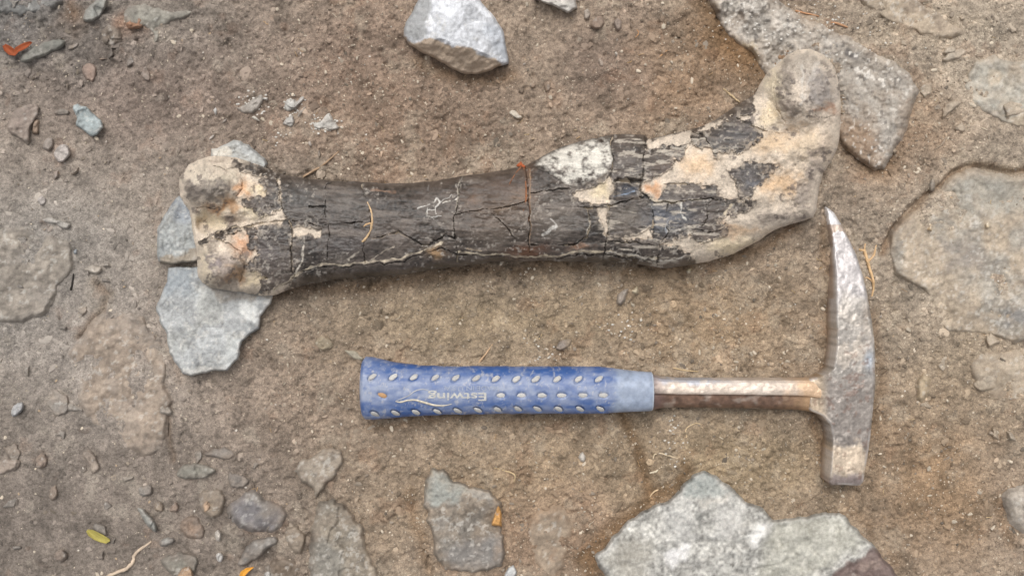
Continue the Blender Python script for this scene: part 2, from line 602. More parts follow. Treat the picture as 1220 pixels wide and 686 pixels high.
# ------------------------------------------------------------------ the fossil bone
BONE = [(213, 222), (214, 211), (219, 204), (225, 196), (236, 191), (249, 186), (262, 186), (282, 187), (300, 194), (316, 199), (327, 204),
        (340, 208), (362, 212), (398, 216), (430, 217), (460, 218), (490, 218), (515, 216), (543, 211), (575, 206), (600, 203), (617, 199),
        (628, 196), (636, 192), (655, 181), (684, 170), (706, 165), (728, 161), (750, 160), (768, 161), (773, 166), (795, 161), (822, 155),
        (838, 150), (851, 143), (875, 128), (899, 112), (905, 101), (915, 85), (927, 76), (937, 66), (950, 59.5), (965, 58), (982, 65), (994, 80),
        (1000, 100), (1002, 125), (1001, 150), (1000.5, 163), (997, 178), (991, 192), (981, 206), (975, 228), (973, 250), (968, 260), (948, 266),
        (930, 271), (917, 277), (905, 286), (875, 302), (850, 310), (833, 314), (818, 317), (790, 320), (777, 317), (745, 313), (715, 312),
        (700, 312), (650, 311), (610, 311), (580, 313), (560, 315), (520, 321), (480, 327), (445, 330), (430, 330), (400, 333), (375, 337),
        (352, 342), (338, 347), (326, 352), (310, 352), (290, 348), (270, 346), (250, 343), (241, 337), (236, 329), (234, 312), (234, 296),
        (231, 286), (228, 264), (226, 251), (220, 243), (215, 234)]
BONE = rough(BONE, 0.7, 5.0, 5)
DARK = [
    [(330, 200), (335, 247), (344, 262), (347, 279), (346, 304), (352, 327), (340, 345), (420, 345), (600, 325), (830, 330), (829, 314), (822, 304),
     (812, 300), (806, 292), (822, 283), (831, 290), (848, 288), (862, 280), (868, 272), (852, 268), (867, 256), (890, 252), (903, 239), (864, 236), (855, 226),
     (864, 217), (874, 228), (885, 235), (898, 228), (909, 213), (920, 205), (931, 199), (914, 198), (898, 190), (876, 200), (868, 206), (862, 200),
     (855, 190), (849, 180), (862, 181), (884, 181), (894, 173), (906, 160), (892, 146), (873, 142), (899, 132), (895, 124), (901, 108), (840, 135), (600, 150), (400, 195)],
    [(275, 194), (283, 189), (300, 193), (332, 203), (334, 248), (325, 252), (309, 257), (296, 249), (290, 239), (316, 235), (314, 222), (303, 214), (316, 210), (300, 207), (288, 202)],
    [(292, 274), (306, 272), (344, 262), (347, 279), (346, 304), (352, 327), (340, 338), (330, 342), (308, 349), (312, 336), (319, 331), (306, 327), (290, 317), (299, 310), (310, 305), (302, 297), (294, 291), (300, 281)],
    [(234, 292), (250, 279), (264, 275), (281, 271), (302, 268), (301, 271), (282, 276), (268, 282), (255, 284), (240, 294)]]
PATCH = [  # cream sediment patches inside the dark shaft
    [(347, 271), (357, 268), (368, 271), (383, 271), (382, 280), (375, 283), (366, 278), (356, 282), (348, 280)],
    [(707, 224), (726, 209), (732, 217), (731, 229), (725, 243), (709, 244), (701, 239), (687, 238), (681, 229), (694, 226)],
    [(711, 248), (724, 246), (724, 261), (722, 280), (717, 267)],
    [(823, 170), (846, 175), (851, 186), (865, 202), (872, 208), (868, 219), (848, 221), (832, 219), (793, 216), (795, 221), (790, 229), (783, 238), (772, 234), (763, 226),
     (765, 216), (787, 208), (799, 200), (812, 184)],
    [(772, 168), (821, 155), (823, 168), (801, 173), (785, 176), (770, 177)],
    [(724, 284), (742, 281), (765, 277), (775, 272), (778, 286), (764, 283), (751, 286), (735, 283)],
    [(787, 291), (801, 284), (821, 282), (834, 291), (822, 297), (806, 293), (795, 292)],
    [(872, 208), (876, 222), (884, 236), (866, 236), (857, 230), (862, 220)],
    [(846, 148), (872, 137), (866, 143), (850, 150), (824, 161), (822, 157)]]
WHITE = [(634, 197), (655, 181), (684, 169), (706, 164), (729, 160), (731, 198), (720, 208), (706, 216), (690, 223), (675, 220), (662, 211), (650, 204)]
CONDYLE = [[(211, 222), (214, 206), (225, 194), (249, 190), (270, 194), (284, 206), (288, 224), (275, 238), (250, 246), (230, 245), (216, 236)],
           [(232, 292), (250, 284), (270, 288), (284, 300), (289, 318), (282, 334), (266, 341), (248, 343), (238, 335), (232, 312)]]
HEAD = [(903, 104), (913, 84), (936, 64), (955, 56), (985, 62), (1000, 82), (1006, 125), (992, 138), (968, 146), (948, 156), (928, 160), (912, 148), (908, 125)]
CRACKS = [  # polyline, width
    ([(332, 204), (329, 220), (333, 231), (335, 247), (344, 262), (347, 279), (346, 304), (348, 322), (352, 328)], 1.5),
    ([(236, 290), (250, 280), (264, 275), (281, 271), (302, 268), (327, 262), (344, 262)], 1.6),
    ([(398, 216), (389, 220), (387, 227), (387, 244), (388, 259)], 0.9), ([(368, 246), (378, 245), (388, 247)], 1.5),
    ([(347, 262), (366, 265), (384, 269), (398, 266), (409, 265), (430, 265)], 0.9), ([(388, 259), (392, 268), (390, 290), (388, 312)], 0.6),
    ([(431, 218), (436, 238), (442, 252), (443, 268), (438, 281), (432, 288), (434, 300), (436, 316)], 0.9),
    ([(443, 284), (460, 280), (475, 276), (485, 281), (492, 286), (503, 290), (512, 290), (522, 283), (533, 280), (543, 286)], 1.3),
    ([(551, 211), (547, 221), (547, 231), (544, 247), (540, 259), (540, 278), (543, 288), (545, 312)], 1.3),
    ([(542, 256), (562, 252), (583, 248), (600, 245), (618, 243), (629, 240)], 0.8), ([(583, 252), (594, 260), (605, 274), (616, 286)], 0.7),
    ([(625, 196), (629, 229), (631, 266), (629, 289), (631, 310)], 1.1), ([(631, 231), (650, 227), (667, 224), (684, 224)], 1.1),
    ([(728, 160), (730, 199), (727, 210)], 1.4), ([(689, 245), (704, 248), (724, 244)], 2.2),
    ([(701, 249), (703, 269), (699, 281), (684, 290), (654, 292), (632, 291)], 1.3), ([(726, 243), (723, 280), (721, 290), (719, 312)], 1.4),
    ([(769, 160), (767, 181), (765, 201), (764, 218), (762, 228), (772, 236)], 1.6), ([(733, 214), (748, 215), (764, 214)], 3.2),
    ([(724, 246), (738, 240), (763, 235), (782, 241), (815, 240), (843, 237), (866, 237)], 1.4),
    ([(775, 242), (778, 262), (778, 285), (786, 290), (783, 318)], 1.3), ([(796, 243), (793, 257), (796, 275), (790, 286)], 0.9),
    ([(840, 239), (843, 260), (836, 270)], 1.0), ([(722, 285), (745, 288), (778, 291)], 1.0), ([(878, 140), (890, 147), (908, 154), (927, 160)], 2.2),
    ([(790, 218), (820, 219), (848, 221)], 0.8), ([(823, 156), (836, 160), (846, 172)], 0.8), ([(820, 268), (843, 277), (862, 272)], 0.9),
    ([(352, 327), (375, 319), (424, 317), (481, 311), (505, 302), (526, 293), (545, 303), (600, 306), (660, 308), (690, 303), (720, 303), (760, 308), (786, 313)], 0.7),
    ([(253, 198), (268, 201), (280, 197)], 0.9), ([(287, 208), (289, 224), (277, 239), (254, 247), (234, 246)], 1.1), ([(252, 285), (272, 288), (286, 300), (291, 318), (284, 335)], 1.1), ([(925, 88), (922, 110), (926, 130), (934, 146)], 0.9)]
VEINS = [  # polyline, width, colour, strength: mineral veins and white scratches on the surface
    ([(325, 348), (349, 330), (374, 317), (384, 315), (424, 314), (460, 311), (481, 307), (505, 298), (526, 289)], 1.9, (200, 186, 164), .9),
    ([(545, 300), (562, 302), (600, 303), (629, 306), (664, 305), (684, 300), (727, 300), (751, 304), (783, 309)], 1.6, (205, 190, 165), .9),
    ([(440, 312), (460, 299), (470, 293)], 1.3, (170, 158, 142), .7), ([(361, 281), (362, 300), (359, 315), (353, 325)], 1.4, (205, 196, 182), .85),
    ([(415, 309), (428, 299)], 1.2, (190, 180, 165), .7), ([(443, 285), (460, 281), (474, 276), (486, 283)], 1.6, (165, 150, 135), .6),
    ([(497, 247), (512, 244)], 1.1, (220, 216, 208), .9), ([(509, 245), (509, 257), (516, 262)], 0.9, (220, 216, 208), .9), ([(513, 260), (526, 257)], .9, (220, 216, 208), .85),
    ([(517, 240), (520, 237), (524, 240), (519, 246), (521, 256)], 1.1, (215, 210, 202), .9), ([(528, 243), (538, 239), (546, 236)], 1.2, (215, 208, 196), .9),
    ([(526, 240), (535, 234), (538, 230)], .8, (200, 196, 188), .7), ([(552, 211), (546, 219), (547, 234), (543, 248)], 1.3, (190, 180, 165), .7),
    ([(510, 250), (520, 250)], .8, (215, 210, 202), .8), ([(631, 200), (632, 240), (631, 290)], 1.0, (170, 140, 110), .6),
    ([(648, 281), (656, 273), (662, 270)], 2.0, (205, 200, 192), .8), ([(657, 262), (663, 268), (661, 274)], 1.0, (205, 200, 192), .7),
    ([(701, 250), (703, 268), (700, 278)], 1.6, (205, 196, 182), .85), ([(812, 243), (810, 253), (816, 261)], 1.6, (215, 210, 200), .85), ([(872, 245), (864, 257)], 2.2, (200, 185, 160), .85),
    ([(772, 236), (790, 241), (815, 240)], 1.1, (215, 200, 175), .8), ([(776, 245), (778, 272)], 1.0, (180, 180, 178), .6), ([(796, 262), (792, 280)], 1.1, (170, 172, 175), .6),
    ([(722, 301), (745, 302), (779, 309)], 1.6, (205, 198, 186), .8), ([(788, 311), (806, 308), (818, 305)], 1.3, (205, 198, 186), .8), ([(795, 276), (812, 273), (822, 270)], 1.8, (195, 188, 178), .7),
    ([(732, 233), (755, 229)], 1.2, (150, 165, 185), .6), ([(600, 262), (615, 283)], 1.2, (150, 140, 128), .5), ([(555, 296), (575, 298)], 1.2, (195, 175, 150), .7),
    ([(443, 227), (470, 229)], 2.0, (140, 112, 92), .8), ([(497, 228), (504, 227)], .8, (170, 165, 160), .6), ([(512, 220), (511, 230)], .8, (160, 155, 150), .6),
    ([(335, 252), (350, 250), (370, 247)], 1.2, (130, 124, 118), .5), ([(387, 222), (387, 258)], .9, (140, 135, 130), .5), ([(389, 219), (398, 216), (430, 219)], .9, (130, 126, 122), .5),
    ([(905, 268), (930, 268), (960, 262), (972, 248), (976, 220), (996, 180)], 5.0, (196, 182, 166), .8), ([(975, 75), (962, 100), (955, 125)], 3.0, (200, 192, 182), .6),
    ([(957, 78), (957, 100), (954, 118)], 2.0, (205, 198, 188), .7)]
BLOB = [  # u, v, ru, rv, colour, strength: stains and sediment on the bone
    (240, 215, 20, 18, (200, 188, 170), .8), (240, 228, 20, 12, (112, 102, 96), .75), (266, 224, 14, 12, (115, 106, 98), .75), (268, 212, 14, 9, (208, 196, 176), .8),
    (290, 224, 10, 9, (208, 160, 118), .85), (306, 228, 9, 8, (222, 204, 172), .9), (272, 246, 20, 8, (184, 146, 104), .8), (250, 262, 26, 12, (190, 176, 148), .7), (303, 252, 12, 9, (222, 206, 176), .8),
    (292, 292, 16, 12, (205, 158, 124), .85), (268, 316, 14, 14, (150, 136, 128), .8), (244, 318, 9, 20, (205, 190, 166), .8), (280, 330, 14, 8, (190, 148, 104), .7), (262, 335, 14, 6, (120, 98, 82), .6),
    (306, 336, 14, 8, (214, 196, 164), .8), (270, 347, 40, 6, (140, 128, 116), .8), (935, 90, 8, 22, (130, 120, 112), .8), (940, 128, 14, 14, (124, 112, 102), .7), (958, 84, 20, 22, (172, 162, 150), .7),
    (978, 110, 20, 26, (164, 154, 146), .8), (985, 132, 14, 6, (150, 112, 88), .8), (922, 100, 9, 26, (208, 194, 168), .85), (918, 138, 10, 16, (214, 196, 166), .8), (930, 218, 30, 16, (206, 172, 134), .8), (918, 172, 26, 12, (214, 184, 148), .7),
    (962, 175, 24, 20, (205, 184, 156), .7), (968, 210, 10, 26, (165, 152, 140), .8), (940, 258, 36, 8, (158, 146, 134), .85), (955, 238, 12, 14, (150, 138, 126), .6), (880, 276, 30, 8, (206, 172, 136), .7), (870, 292, 30, 10, (206, 188, 156), .8),
    (262, 247, 26, 5, (150, 112, 80), .7), (288, 318, 5, 18, (140, 108, 82), .6), (778, 225, 10, 7, (206, 150, 104), .75), (830, 196, 22, 16, (218, 184, 146), .7), (718, 226, 12, 12, (216, 198, 164), .8), (845, 224, 8, 6, (92, 62, 48), .7), (985, 170, 10, 30, (178, 160, 142), .6)]
DSTAIN = [  # stains on the dark parts only
    (562, 238, 8, 7, (110, 88, 72), .7), (620, 236, 14, 8, (120, 96, 74), .6), (600, 245, 12, 6, (130, 108, 84), .5), (625, 300, 26, 7, (124, 82, 56), .7), (628, 215, 6, 30, (120, 88, 66), .5),
    (518, 299, 10, 7, (196, 160, 120), .7), (690, 293, 10, 4, (168, 130, 104), .7), (795, 200, 20, 12, (104, 88, 78), .6), (900, 222, 10, 6, (128, 130, 136), .6), (890, 205, 12, 10, (96, 92, 92), .6),
    (800, 258, 28, 14, (98, 100, 106), .7), (784, 258, 8, 20, (100, 104, 112), .7), (745, 260, 20, 14, (112, 104, 94), .6), (748, 187, 16, 22, (98, 90, 84), .6), (748, 228, 14, 6, (60, 68, 80), .7), (410, 290, 40, 16, (84, 78, 76), .5),
    (360, 235, 24, 16, (96, 92, 88), .6), (415, 240, 22, 16, (70, 68, 66), .6), (660, 255, 30, 24, (112, 104, 96), .7), (590, 282, 34, 22, (92, 84, 76), .7), (318, 300, 22, 20, (92, 84, 82), .6), (875, 160, 24, 12, (92, 88, 88), .6), (600, 223, 26, 12, (88, 76, 70), .6)]


def zbone(u, v, d=None):
    u = np.asarray(u, float)
    v = np.asarray(v, float)
    if d is None:
        d = sdist(u, v, BONE)
    qd = np.clip(d / (48 + 10 * smooth(880, 960, u)), 0, 1)
    A = 0.020 + 0.002 * smooth(640, 740, u)
    z = 0.013 + A * np.sqrt(np.clip(1 - (1 - qd) ** 2, 0, 1))
    g = lambda cu, cv, ru, rv: np.exp(-((u - cu) / ru) ** 2 - ((v - cv) / rv) ** 2)
    g2 = lambda cu, cv, ru, rv: np.exp(-(((u - cu) / ru) ** 2 + ((v - cv) / rv) ** 2) ** 2.2)
    ed = smooth(0, 12, d)
    z = z + ed * (0.012 * g2(246, 219, 34, 26) + 0.011 * g2(260, 315, 28, 25) - 0.011 * g(244, 266, 34, 13) - 0.004 * g(285, 266, 44, 7)
                  + 0.011 * g2(956, 100, 38, 42) - 0.006 * g(948, 158, 40, 11) + 0.004 * g(985, 165, 12, 30) - 0.003 * g(918, 130, 10, 22) + 0.003 * g(905, 235, 30, 10) - 0.006 * g(945, 225, 30, 40) - 0.003 * g(990, 190, 20, 50) + 0.003 * g(685, 195, 40, 20)
                  - 0.003 * smooth(210, 217, v) * smooth(240, 234, v) * smooth(731, 736, u) * smooth(766, 761, u) + 0.002 * g(890, 222, 16, 14) - 0.003 * g(870, 280, 30, 10)
                  - 0.002 * g(300, 335, 24, 10))
    ends = smooth(330, 280, u) + smooth(880, 930, u)
    z = z + ed * ends * (0.0022 * fbm(u, v, 24, 3, 205) + 0.0008 * fbm(u, v, 6, 3, 207, .65))
    z = z + ed * (0.0012 * fbm(u, v, 40, 3, 201) + 0.0005 * fbm(u, v * 1.6, 10, 3, 203))
    return z


bres = 0.8
BU, BV, BD, bcell = raster(BONE, bres)
wu = 1.6 * fbm(BU, BV, 9, 3, 211)
wv = 1.6 * fbm(BU, BV, 9, 3, 213)
wu2 = BU + wu
wv2 = BV + wv
dark = np.full(BU.shape, -99.0)
for p in DARK:
    dark = np.maximum(dark, sdist(wu2, wv2, p))
patch = np.full(BU.shape, -99.0)
for p in PATCH:
    patch = np.maximum(patch, sdist(wu2, wv2, p))
white = sdist(wu2, wv2, WHITE)
cond = [sdist(wu2, wv2, p) for p in CONDYLE]
headm = sdist(wu2, wv2, HEAD)
# frayed limits between bone and sediment near the ends
fray = 4.2 * fbm(BU, BV, 9, 4, 217, .7)
dark_d = np.minimum(dark, -patch) + np.where((BU < 335) | (BU > 800), fray, 0.5 * fray)
crk = np.full(BU.shape, 99.0)
for pl, w in CRACKS:
    P = np.asarray(pl, float)
    lo = P.min(0) - 8
    hi = P.max(0) + 8
    m = (BU > lo[0]) & (BU < hi[0]) & (BV > lo[1]) & (BV < hi[1])
    dd = sdist(wu2[m], wv2[m], P, False) / (w * np.clip(0.6 + 0.6 * fbm(BU[m], BV[m], 11, 2, 219), 0.1, 1.2))
    crk[m] = np.minimum(crk[m], dd)
# colour
ang = 0.06
su = BU * math.cos(ang) + BV * math.sin(ang)
sv = -BU * math.sin(ang) + BV * math.cos(ang)
streak = fbm(su / 7.0, sv, 3.2, 4, 221, 0.6)
streak2 = fbm(su / 4.0, sv, 9.0, 3, 223)
cD = np.ones(BU.shape + (3,)) * srgb((76, 68, 62))
cD = cD * np.clip(1 + 0.34 * streak + 0.25 * streak2 + 0.45 * fbm(BU, BV, 34, 3, 225) + 0.34 * fbm(BU, BV, 3.0, 2, 226), 0.25, 2.6)[..., None]
for (cu, cv, ru, rv, col, st) in DSTAIN:
    w = st * np.exp(-((BU + 3 * wu - cu) / ru) ** 2 - ((BV + 3 * wv - cv) / rv) ** 2)
    cD = cD + (srgb(col) * (1 + 0.3 * streak)[..., None] - cD) * w[..., None]
ws = smooth(0.45, 0.75, fbm(BU, BV, 4.5, 3, 227, .7)) * smooth(-.3, .5, fbm(BU, BV, 45, 2, 229) + 0.35 * (BU > 560)) * 0.65
ws = np.maximum(ws, smooth(0.3, 0.6, fbm(BU, BV, 4.0, 3, 231, .7)) * 0.6 * np.exp(-((BU - 318) / 22.) ** 2))
cD = cD + (srgb((170, 162, 152)) - cD) * ws[..., None]
sh = smooth(0.25, 0.75, streak2 + 0.3 * streak) * smooth(-.2, .5, fbm(BU, BV, 60, 2, 259)) * 0.25  # sheen streaks painted into the dark bone colour
cD = cD + (srgb((150, 140, 130)) - cD) * sh[..., None]
rs = smooth(0.30, 0.62, fbm(su / 5.0, sv, 4.0, 4, 261, .6) + 0.15 * fbm(BU, BV, 30, 2, 263)) * smooth(700, 740, BU) * smooth(900, 840, BU) * 0.75      # pale mineral streaks
cD = cD + (srgb((186, 176, 162)) - cD) * rs[..., None]
br = np.exp(-((BU - 595) / 55.) ** 2 - ((BV - 245) / 40.) ** 2) * 0.4                          # browner middle of the shaft
cD = cD + (srgb((108, 88, 72)) * (1 + 0.3 * streak)[..., None] - cD) * br[..., None]
ww = smooth(-0.7, 0.45, 0.5 * fbm(su / 2.0, sv, 5.5, 4, 233, .7) + 0.7 * fbm(BU, BV, 8, 4, 234, .7) + 0.35 * np.exp(-((BU - 690) / 40.) ** 2 - ((BV - 190) / 16.) ** 2) - 0.25 * smooth(190, 225, BV)) * smooth(-1, 5, white)
cD = cD + (srgb((226, 220, 208)) * (1 + 0.2 * streak)[..., None] - cD) * (0.9 * ww)[..., None]
cC = np.ones(BU.shape + (3,)) * srgb((208, 193, 175))
for (cu, cv, ru, rv, col, st) in BLOB:
    w = st * np.exp(-(((BU + 4 * wu - cu) / ru) ** 2 + ((BV + 4 * wv - cv) / rv) ** 2) ** 1.3)
    cC = cC + (srgb(col) - cC) * w[..., None]
cC = cC * np.clip(1 + 0.16 * fbm(BU, BV, 12, 4, 235, .6) + 0.10 * fbm(BU, BV, 3, 2, 237), 0.5, 1.5)[..., None]
GREYP = [([(217, 214), (226, 213), (234, 219), (237, 232), (230, 238), (222, 232)], (104, 96, 90), .8), ([(238, 228), (253, 212), (263, 210), (264, 219), (273, 227), (264, 237), (243, 241)], (112, 104, 96), .8),
         ([(245, 305), (257, 303), (265, 315), (259, 328), (250, 328), (247, 316)], (128, 118, 116), .85), ([(258, 330), (282, 326), (280, 337), (262, 341)], (100, 84, 72), .7), ([(246, 290), (256, 286), (258, 300), (248, 300)], (110, 98, 90), .6),
         ([(926, 86), (943, 88), (946, 100), (937, 114), (926, 107)], (122, 112, 102), .8), ([(930, 114), (955, 121), (960, 131), (946, 139), (930, 135)], (118, 106, 96), .75),
         ([(960, 86), (980, 82), (993, 105), (982, 126), (964, 117)], (156, 148, 142), .8), ([(940, 66), (962, 62), (985, 72), (970, 80), (945, 80)], (160, 150, 138), .7), ([(902, 257), (936, 255), (966, 256), (950, 265), (920, 271), (906, 268)], (146, 134, 124), .85),
         ([(950, 215), (966, 222), (964, 248), (946, 242)], (150, 138, 128), .7), ([(965, 180), (985, 172), (978, 200), (968, 214), (960, 200)], (150, 136, 126), .6), ([(262, 258), (276, 256), (284, 268), (272, 274)], (112, 98, 90), .8),
         ([(243, 192), (262, 187), (284, 190), (270, 194)], (150, 134, 118), .6), ([(860, 272), (884, 270), (880, 280), (860, 284)], (150, 132, 116), .6)]
for p, col, st in GREYP:
    w = smooth(-2, 2, sdist(BU + 2.2 * wu, BV + 2.2 * wv, p)) * st * np.clip(0.75 + 0.7 * fbm(BU, BV, 5, 3, 251, .65), 0, 1)
    cC = cC + (srgb(col) * (1 + 0.35 * fbm(BU, BV, 3.5, 2, 253))[..., None] - cC) * w[..., None]
pit = smooth(0.38, 0.6, fbm(BU, BV, 7, 4, 239, .65)) * smooth(0.0, 0.5, fbm(BU, BV, 26, 2, 241) + 0.25) * 0.75
pit = np.where((BU > 690) & (BU < 850), pit * 0.25, pit)
cC = cC + (srgb((104, 94, 88)) - cC) * pit[..., None]
wD = smooth(-1.2, 1.0, dark_d + 1.5 * fbm(BU, BV, 3.2, 2, 255))
half = smooth(13, 0, np.abs(dark_d)) * smooth(0.1, 0.6, fbm(BU, BV, 5, 3, 257, .65)) * np.where((BU < 335) | (BU > 780), 0.8, 0.4)
wD = wD + (0.45 - wD) * half
bc = cC + (cD - cC) * wD[..., None]
for pl, w, col, st in VEINS:
    P = np.asarray(pl, float)
    lo = P.min(0) - 12
    hi = P.max(0) + 12
    m = (BU > lo[0]) & (BU < hi[0]) & (BV > lo[1]) & (BV < hi[1])
    dd = sdist(wu2[m], wv2[m], P, False) / (w * (0.7 + 0.6 * vnoise(BU[m] / 5, BV[m] / 5, 243)))
    k = smooth(1.2, 0.5, dd) * st * np.clip(0.8 + 0.5 * fbm(BU[m], BV[m], 6, 2, 245), 0, 1)
    bc[m] = bc[m] + (srgb(col) - bc[m]) * k[..., None]
cc = bc * np.where(crk < 1.3, 0.6, 1.0)[..., None]
pale_cr = (crk < 1.3) & (fbm(BU, BV, 14, 2, 247) > 0.55)
cc[pale_cr] = srgb((170, 155, 135))

# classes of pieces, then connected pieces between the cracks
cls = np.where(dark_d > 0, 1, 2)
cls = np.where((cls == 2) & (patch > -1) & (BU > 340), 6, cls)
cls = np.where((white > 0) & (cls == 1), 5, cls)
for cnd in cond:
    cls = np.where((cnd > 0) & (cls == 2), 3, cls)
cls = np.where((headm > 0) & (cls == 2), 4, cls)
ccls = cls[:-1, :-1].copy()
ok = bcell & (crk[:-1, :-1] > 1.0) & (BD[:-1, :-1] > 1.2) & (BD[1:, 1:] > 1.2)
ccls[~ok] = 0
lab = np.zeros(ccls.shape, np.int32)
nlab = 0
sizes = [0]
rows, colsN = ccls.shape
cl = ccls.tolist()
lb = [[0] * colsN for _ in range(rows)]
for r0, c0 in zip(*np.nonzero(ccls)):
    if lb[r0][c0]:
        continue
    nlab += 1
    k = cl[r0][c0]
    st = [(int(r0), int(c0))]
    lb[r0][c0] = nlab
    cnt = 0
    while st:
        r, c = st.pop()
        cnt += 1
        for rr, c2 in ((r + 1, c), (r - 1, c), (r, c + 1), (r, c - 1)):
            if 0 <= rr < rows and 0 <= c2 < colsN and not lb[rr][c2] and cl[rr][c2] == k:
                lb[rr][c2] = nlab
                st.append((rr, c2))
    sizes.append(cnt)
lab = np.array(lb)

bone = empty('fossil_bone', (W(610, 265, 0)[0], W(610, 265, 0)[1], 0.0),
             'long dark cracked fossil limb bone with cream sediment on its knobbly ends', 'fossil bone')
zb = zbone(BU, BV, BD)
carve = np.where(crk < 1.3, 0.0004, 0.0)
X, Y, Z = W(BU, BV, zb - carve)
vs_, qs_, cs_ = cells_to_mesh(X, Y, Z, cc, bcell, [(0.0008, 0.010), (0.004, 0.005), (0.010, 0.001), (0.014, -0.003)])
core = make_mesh('bone_core', vs_, qs_, cs_, M_BONE, parent=bone)
PART = {1: 'shaft_fragment', 2: 'sediment_crust', 3: 'condyle', 4: 'bone_head', 5: 'white_crust', 6: 'sediment_patch'}
PLAB = {2: 'cream sediment crust on the bone end', 3: 'rounded cream and grey knob', 4: 'rounded grey knob at the wide end',
        5: 'white crusted swelling of the shaft', 6: 'cream sediment filling in the dark shaft'}
raise0 = 0.0011 * smooth(0.5, 7, BD) + 0.00012
nfrag = 0
for L in range(1, nlab + 1):
    if sizes[L] < 45:
        continue
    m = lab == L
    rr, c2 = np.nonzero(m)
    r0, r1, q0, q1 = rr.min(), rr.max() + 2, c2.min(), c2.max() + 2
    sl = (slice(r0, r1), slice(q0, q1))
    k = int(ccls[rr[0], c2[0]])
    off = {1: random.uniform(0.0006, 0.0014), 2: -0.0005, 3: -0.0002, 4: -0.0002, 5: 0.0008, 6: -0.0006}[k]
    z = (zb + raise0 + off * smooth(0.5, 7, BD))[sl]
    if k in (1, 5):
        z = z + 0.00022 * streak[sl] + 0.00015 * streak2[sl]
    X, Y, Z = W(BU[sl], BV[sl], z)
    vs_, qs_, cs_ = cells_to_mesh(X, Y, Z, bc[sl], m[r0:r1 - 1, q0:q1 - 1], [(-0.0001, lambda zz, x, y: zz - 0.003)])
    ob = make_mesh(PART[k], vs_, qs_, cs_, M_BONE, parent=bone)
    if k in PLAB:
        ob['label'] = PLAB[k]
    nfrag += 1
print('bone pieces', nfrag)


# ------------------------------------------------------------------ the rock hammer
hammer = empty('rock_hammer', (W(700, 465, 0)[0], W(700, 465, 0)[1], 0.0),
               'rock pick hammer with dimpled blue grip and worn steel head on the soil', 'hammer')
GA = np.array([  # u, centre v, half width px, half thickness m
    (430.5, 462, 6, .003), (431, 462, 24, .009), (432.5, 462, 33, .0125), (436, 462, 37, .0142), (445, 462.5, 37.3, .0146), (470, 464, 33, .0135), (500, 465, 30, .0125), (540, 464.7, 28.6, .0120), (610, 464.3, 28.2, .0118),
    (680, 464.2, 28.2, .0118), (715, 464.5, 27.8, .0116), (732, 465, 26.3, .0110), (750, 465.5, 24.8, .0105), (772, 466, 23.4, .0101), (776, 466, 22.8, .0098), (777.2, 466, 21.5, .0092), (777.4, 466, 12, .005)])
ZC = 0.0128


def gshape(u):
    return [np.interp(u, GA[:, 0], GA[:, k]) for k in (1, 2, 3)]


def grip_top(u, v):
    vc, hw, ht = gshape(u)
    t = np.clip((v - vc) / hw, -0.999, 0.999)
    return ZC + ht * (1 - np.abs(t) ** 2.2) ** (1 / 2.2)


DIMP = []
for i, u in enumerate([447, 471, 495, 520, 544, 568, 591, 615, 638, 663, 688, 712]):
    DIMP.append((u, 446.5 + min(i, 7) * 0.45, -33))
    DIMP.append((u + 2, 491.0 - min(i, 7) * 0.8, 30))
for u in (597, 621, 645, 668, 693, 717):
    DIMP.append((u, 468.6, 0))
DIMP.append((459, 468, 20))
NU_, NT_ = 560, 128
uu = np.unique(np.concatenate([np.linspace(430.5, 446, 26), np.linspace(446, 770, 420), np.linspace(770, 777.4, 16)]))
tt = np.linspace(0, 2 * math.pi, NT_, endpoint=False)
U2, T2 = np.meshgrid(uu, tt, indexing='ij')
vc, hw, ht = gshape(U2)
pw = 2 / 2.2
cy = np.sign(np.cos(T2)) * np.abs(np.cos(T2)) ** pw
sz = np.sign(np.sin(T2)) * np.abs(np.sin(T2)) ** pw
V2 = vc + hw * cy                                   # pixel row of the vertex
dep = np.zeros(U2.shape)
dm = np.zeros(U2.shape)
for (du, dv_, a) in DIMP:
    ca, sa = math.cos(math.radians(a)), math.sin(math.radians(a))
    pu = (U2 - du)
    pv = (V2 - dv_)
    e = ((pu * ca + pv * sa) / 6.3) ** 2 + ((-pu * sa + pv * ca) / 3.6) ** 2
    w = smooth(1.25, 0.75, e) * (sz > 0)
    dm = np.maximum(dm, w)
dep = dm * 0.0011
k0 = (H - ZC) / H / S
gx2 = (U2 - 610) * k0
gy2 = (343 - vc) * k0 - (hw * k0) * cy
gz2 = ZC + ht * sz
nrm_y, nrm_z = -cy, sz
wear = 0.0002 * fbm(U2, V2, 12, 3, 301)
gy2 = gy2 - nrm_y * (dep + wear)
gz2 = gz2 - nrm_z * (dep + wear)
blue = srgb((44, 82, 142))
gcol = np.ones(U2.shape + (3,)) * blue
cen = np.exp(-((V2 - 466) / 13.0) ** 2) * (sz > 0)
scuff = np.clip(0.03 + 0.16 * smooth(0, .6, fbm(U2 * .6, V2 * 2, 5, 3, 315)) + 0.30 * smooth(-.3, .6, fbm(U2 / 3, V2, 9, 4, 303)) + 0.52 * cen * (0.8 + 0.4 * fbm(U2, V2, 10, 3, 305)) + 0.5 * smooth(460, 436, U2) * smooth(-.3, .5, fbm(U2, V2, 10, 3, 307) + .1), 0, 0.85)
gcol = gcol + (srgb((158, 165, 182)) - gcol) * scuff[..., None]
dust = smooth(0.4, 0.8, fbm(U2, V2, 5, 4, 309, .75)) * 0.4
gcol = gcol + (srgb((196, 190, 180)) - gcol) * dust[..., None]
fer = smooth(724, 738, U2 + 3 * fbm(U2, V2, 8, 3, 311)) * 0.85
gcol = gcol + (srgb((156, 166, 182)) * (1 + 0.2 * fbm(U2, V2, 6, 3, 313))[..., None] - gcol) * fer[..., None]
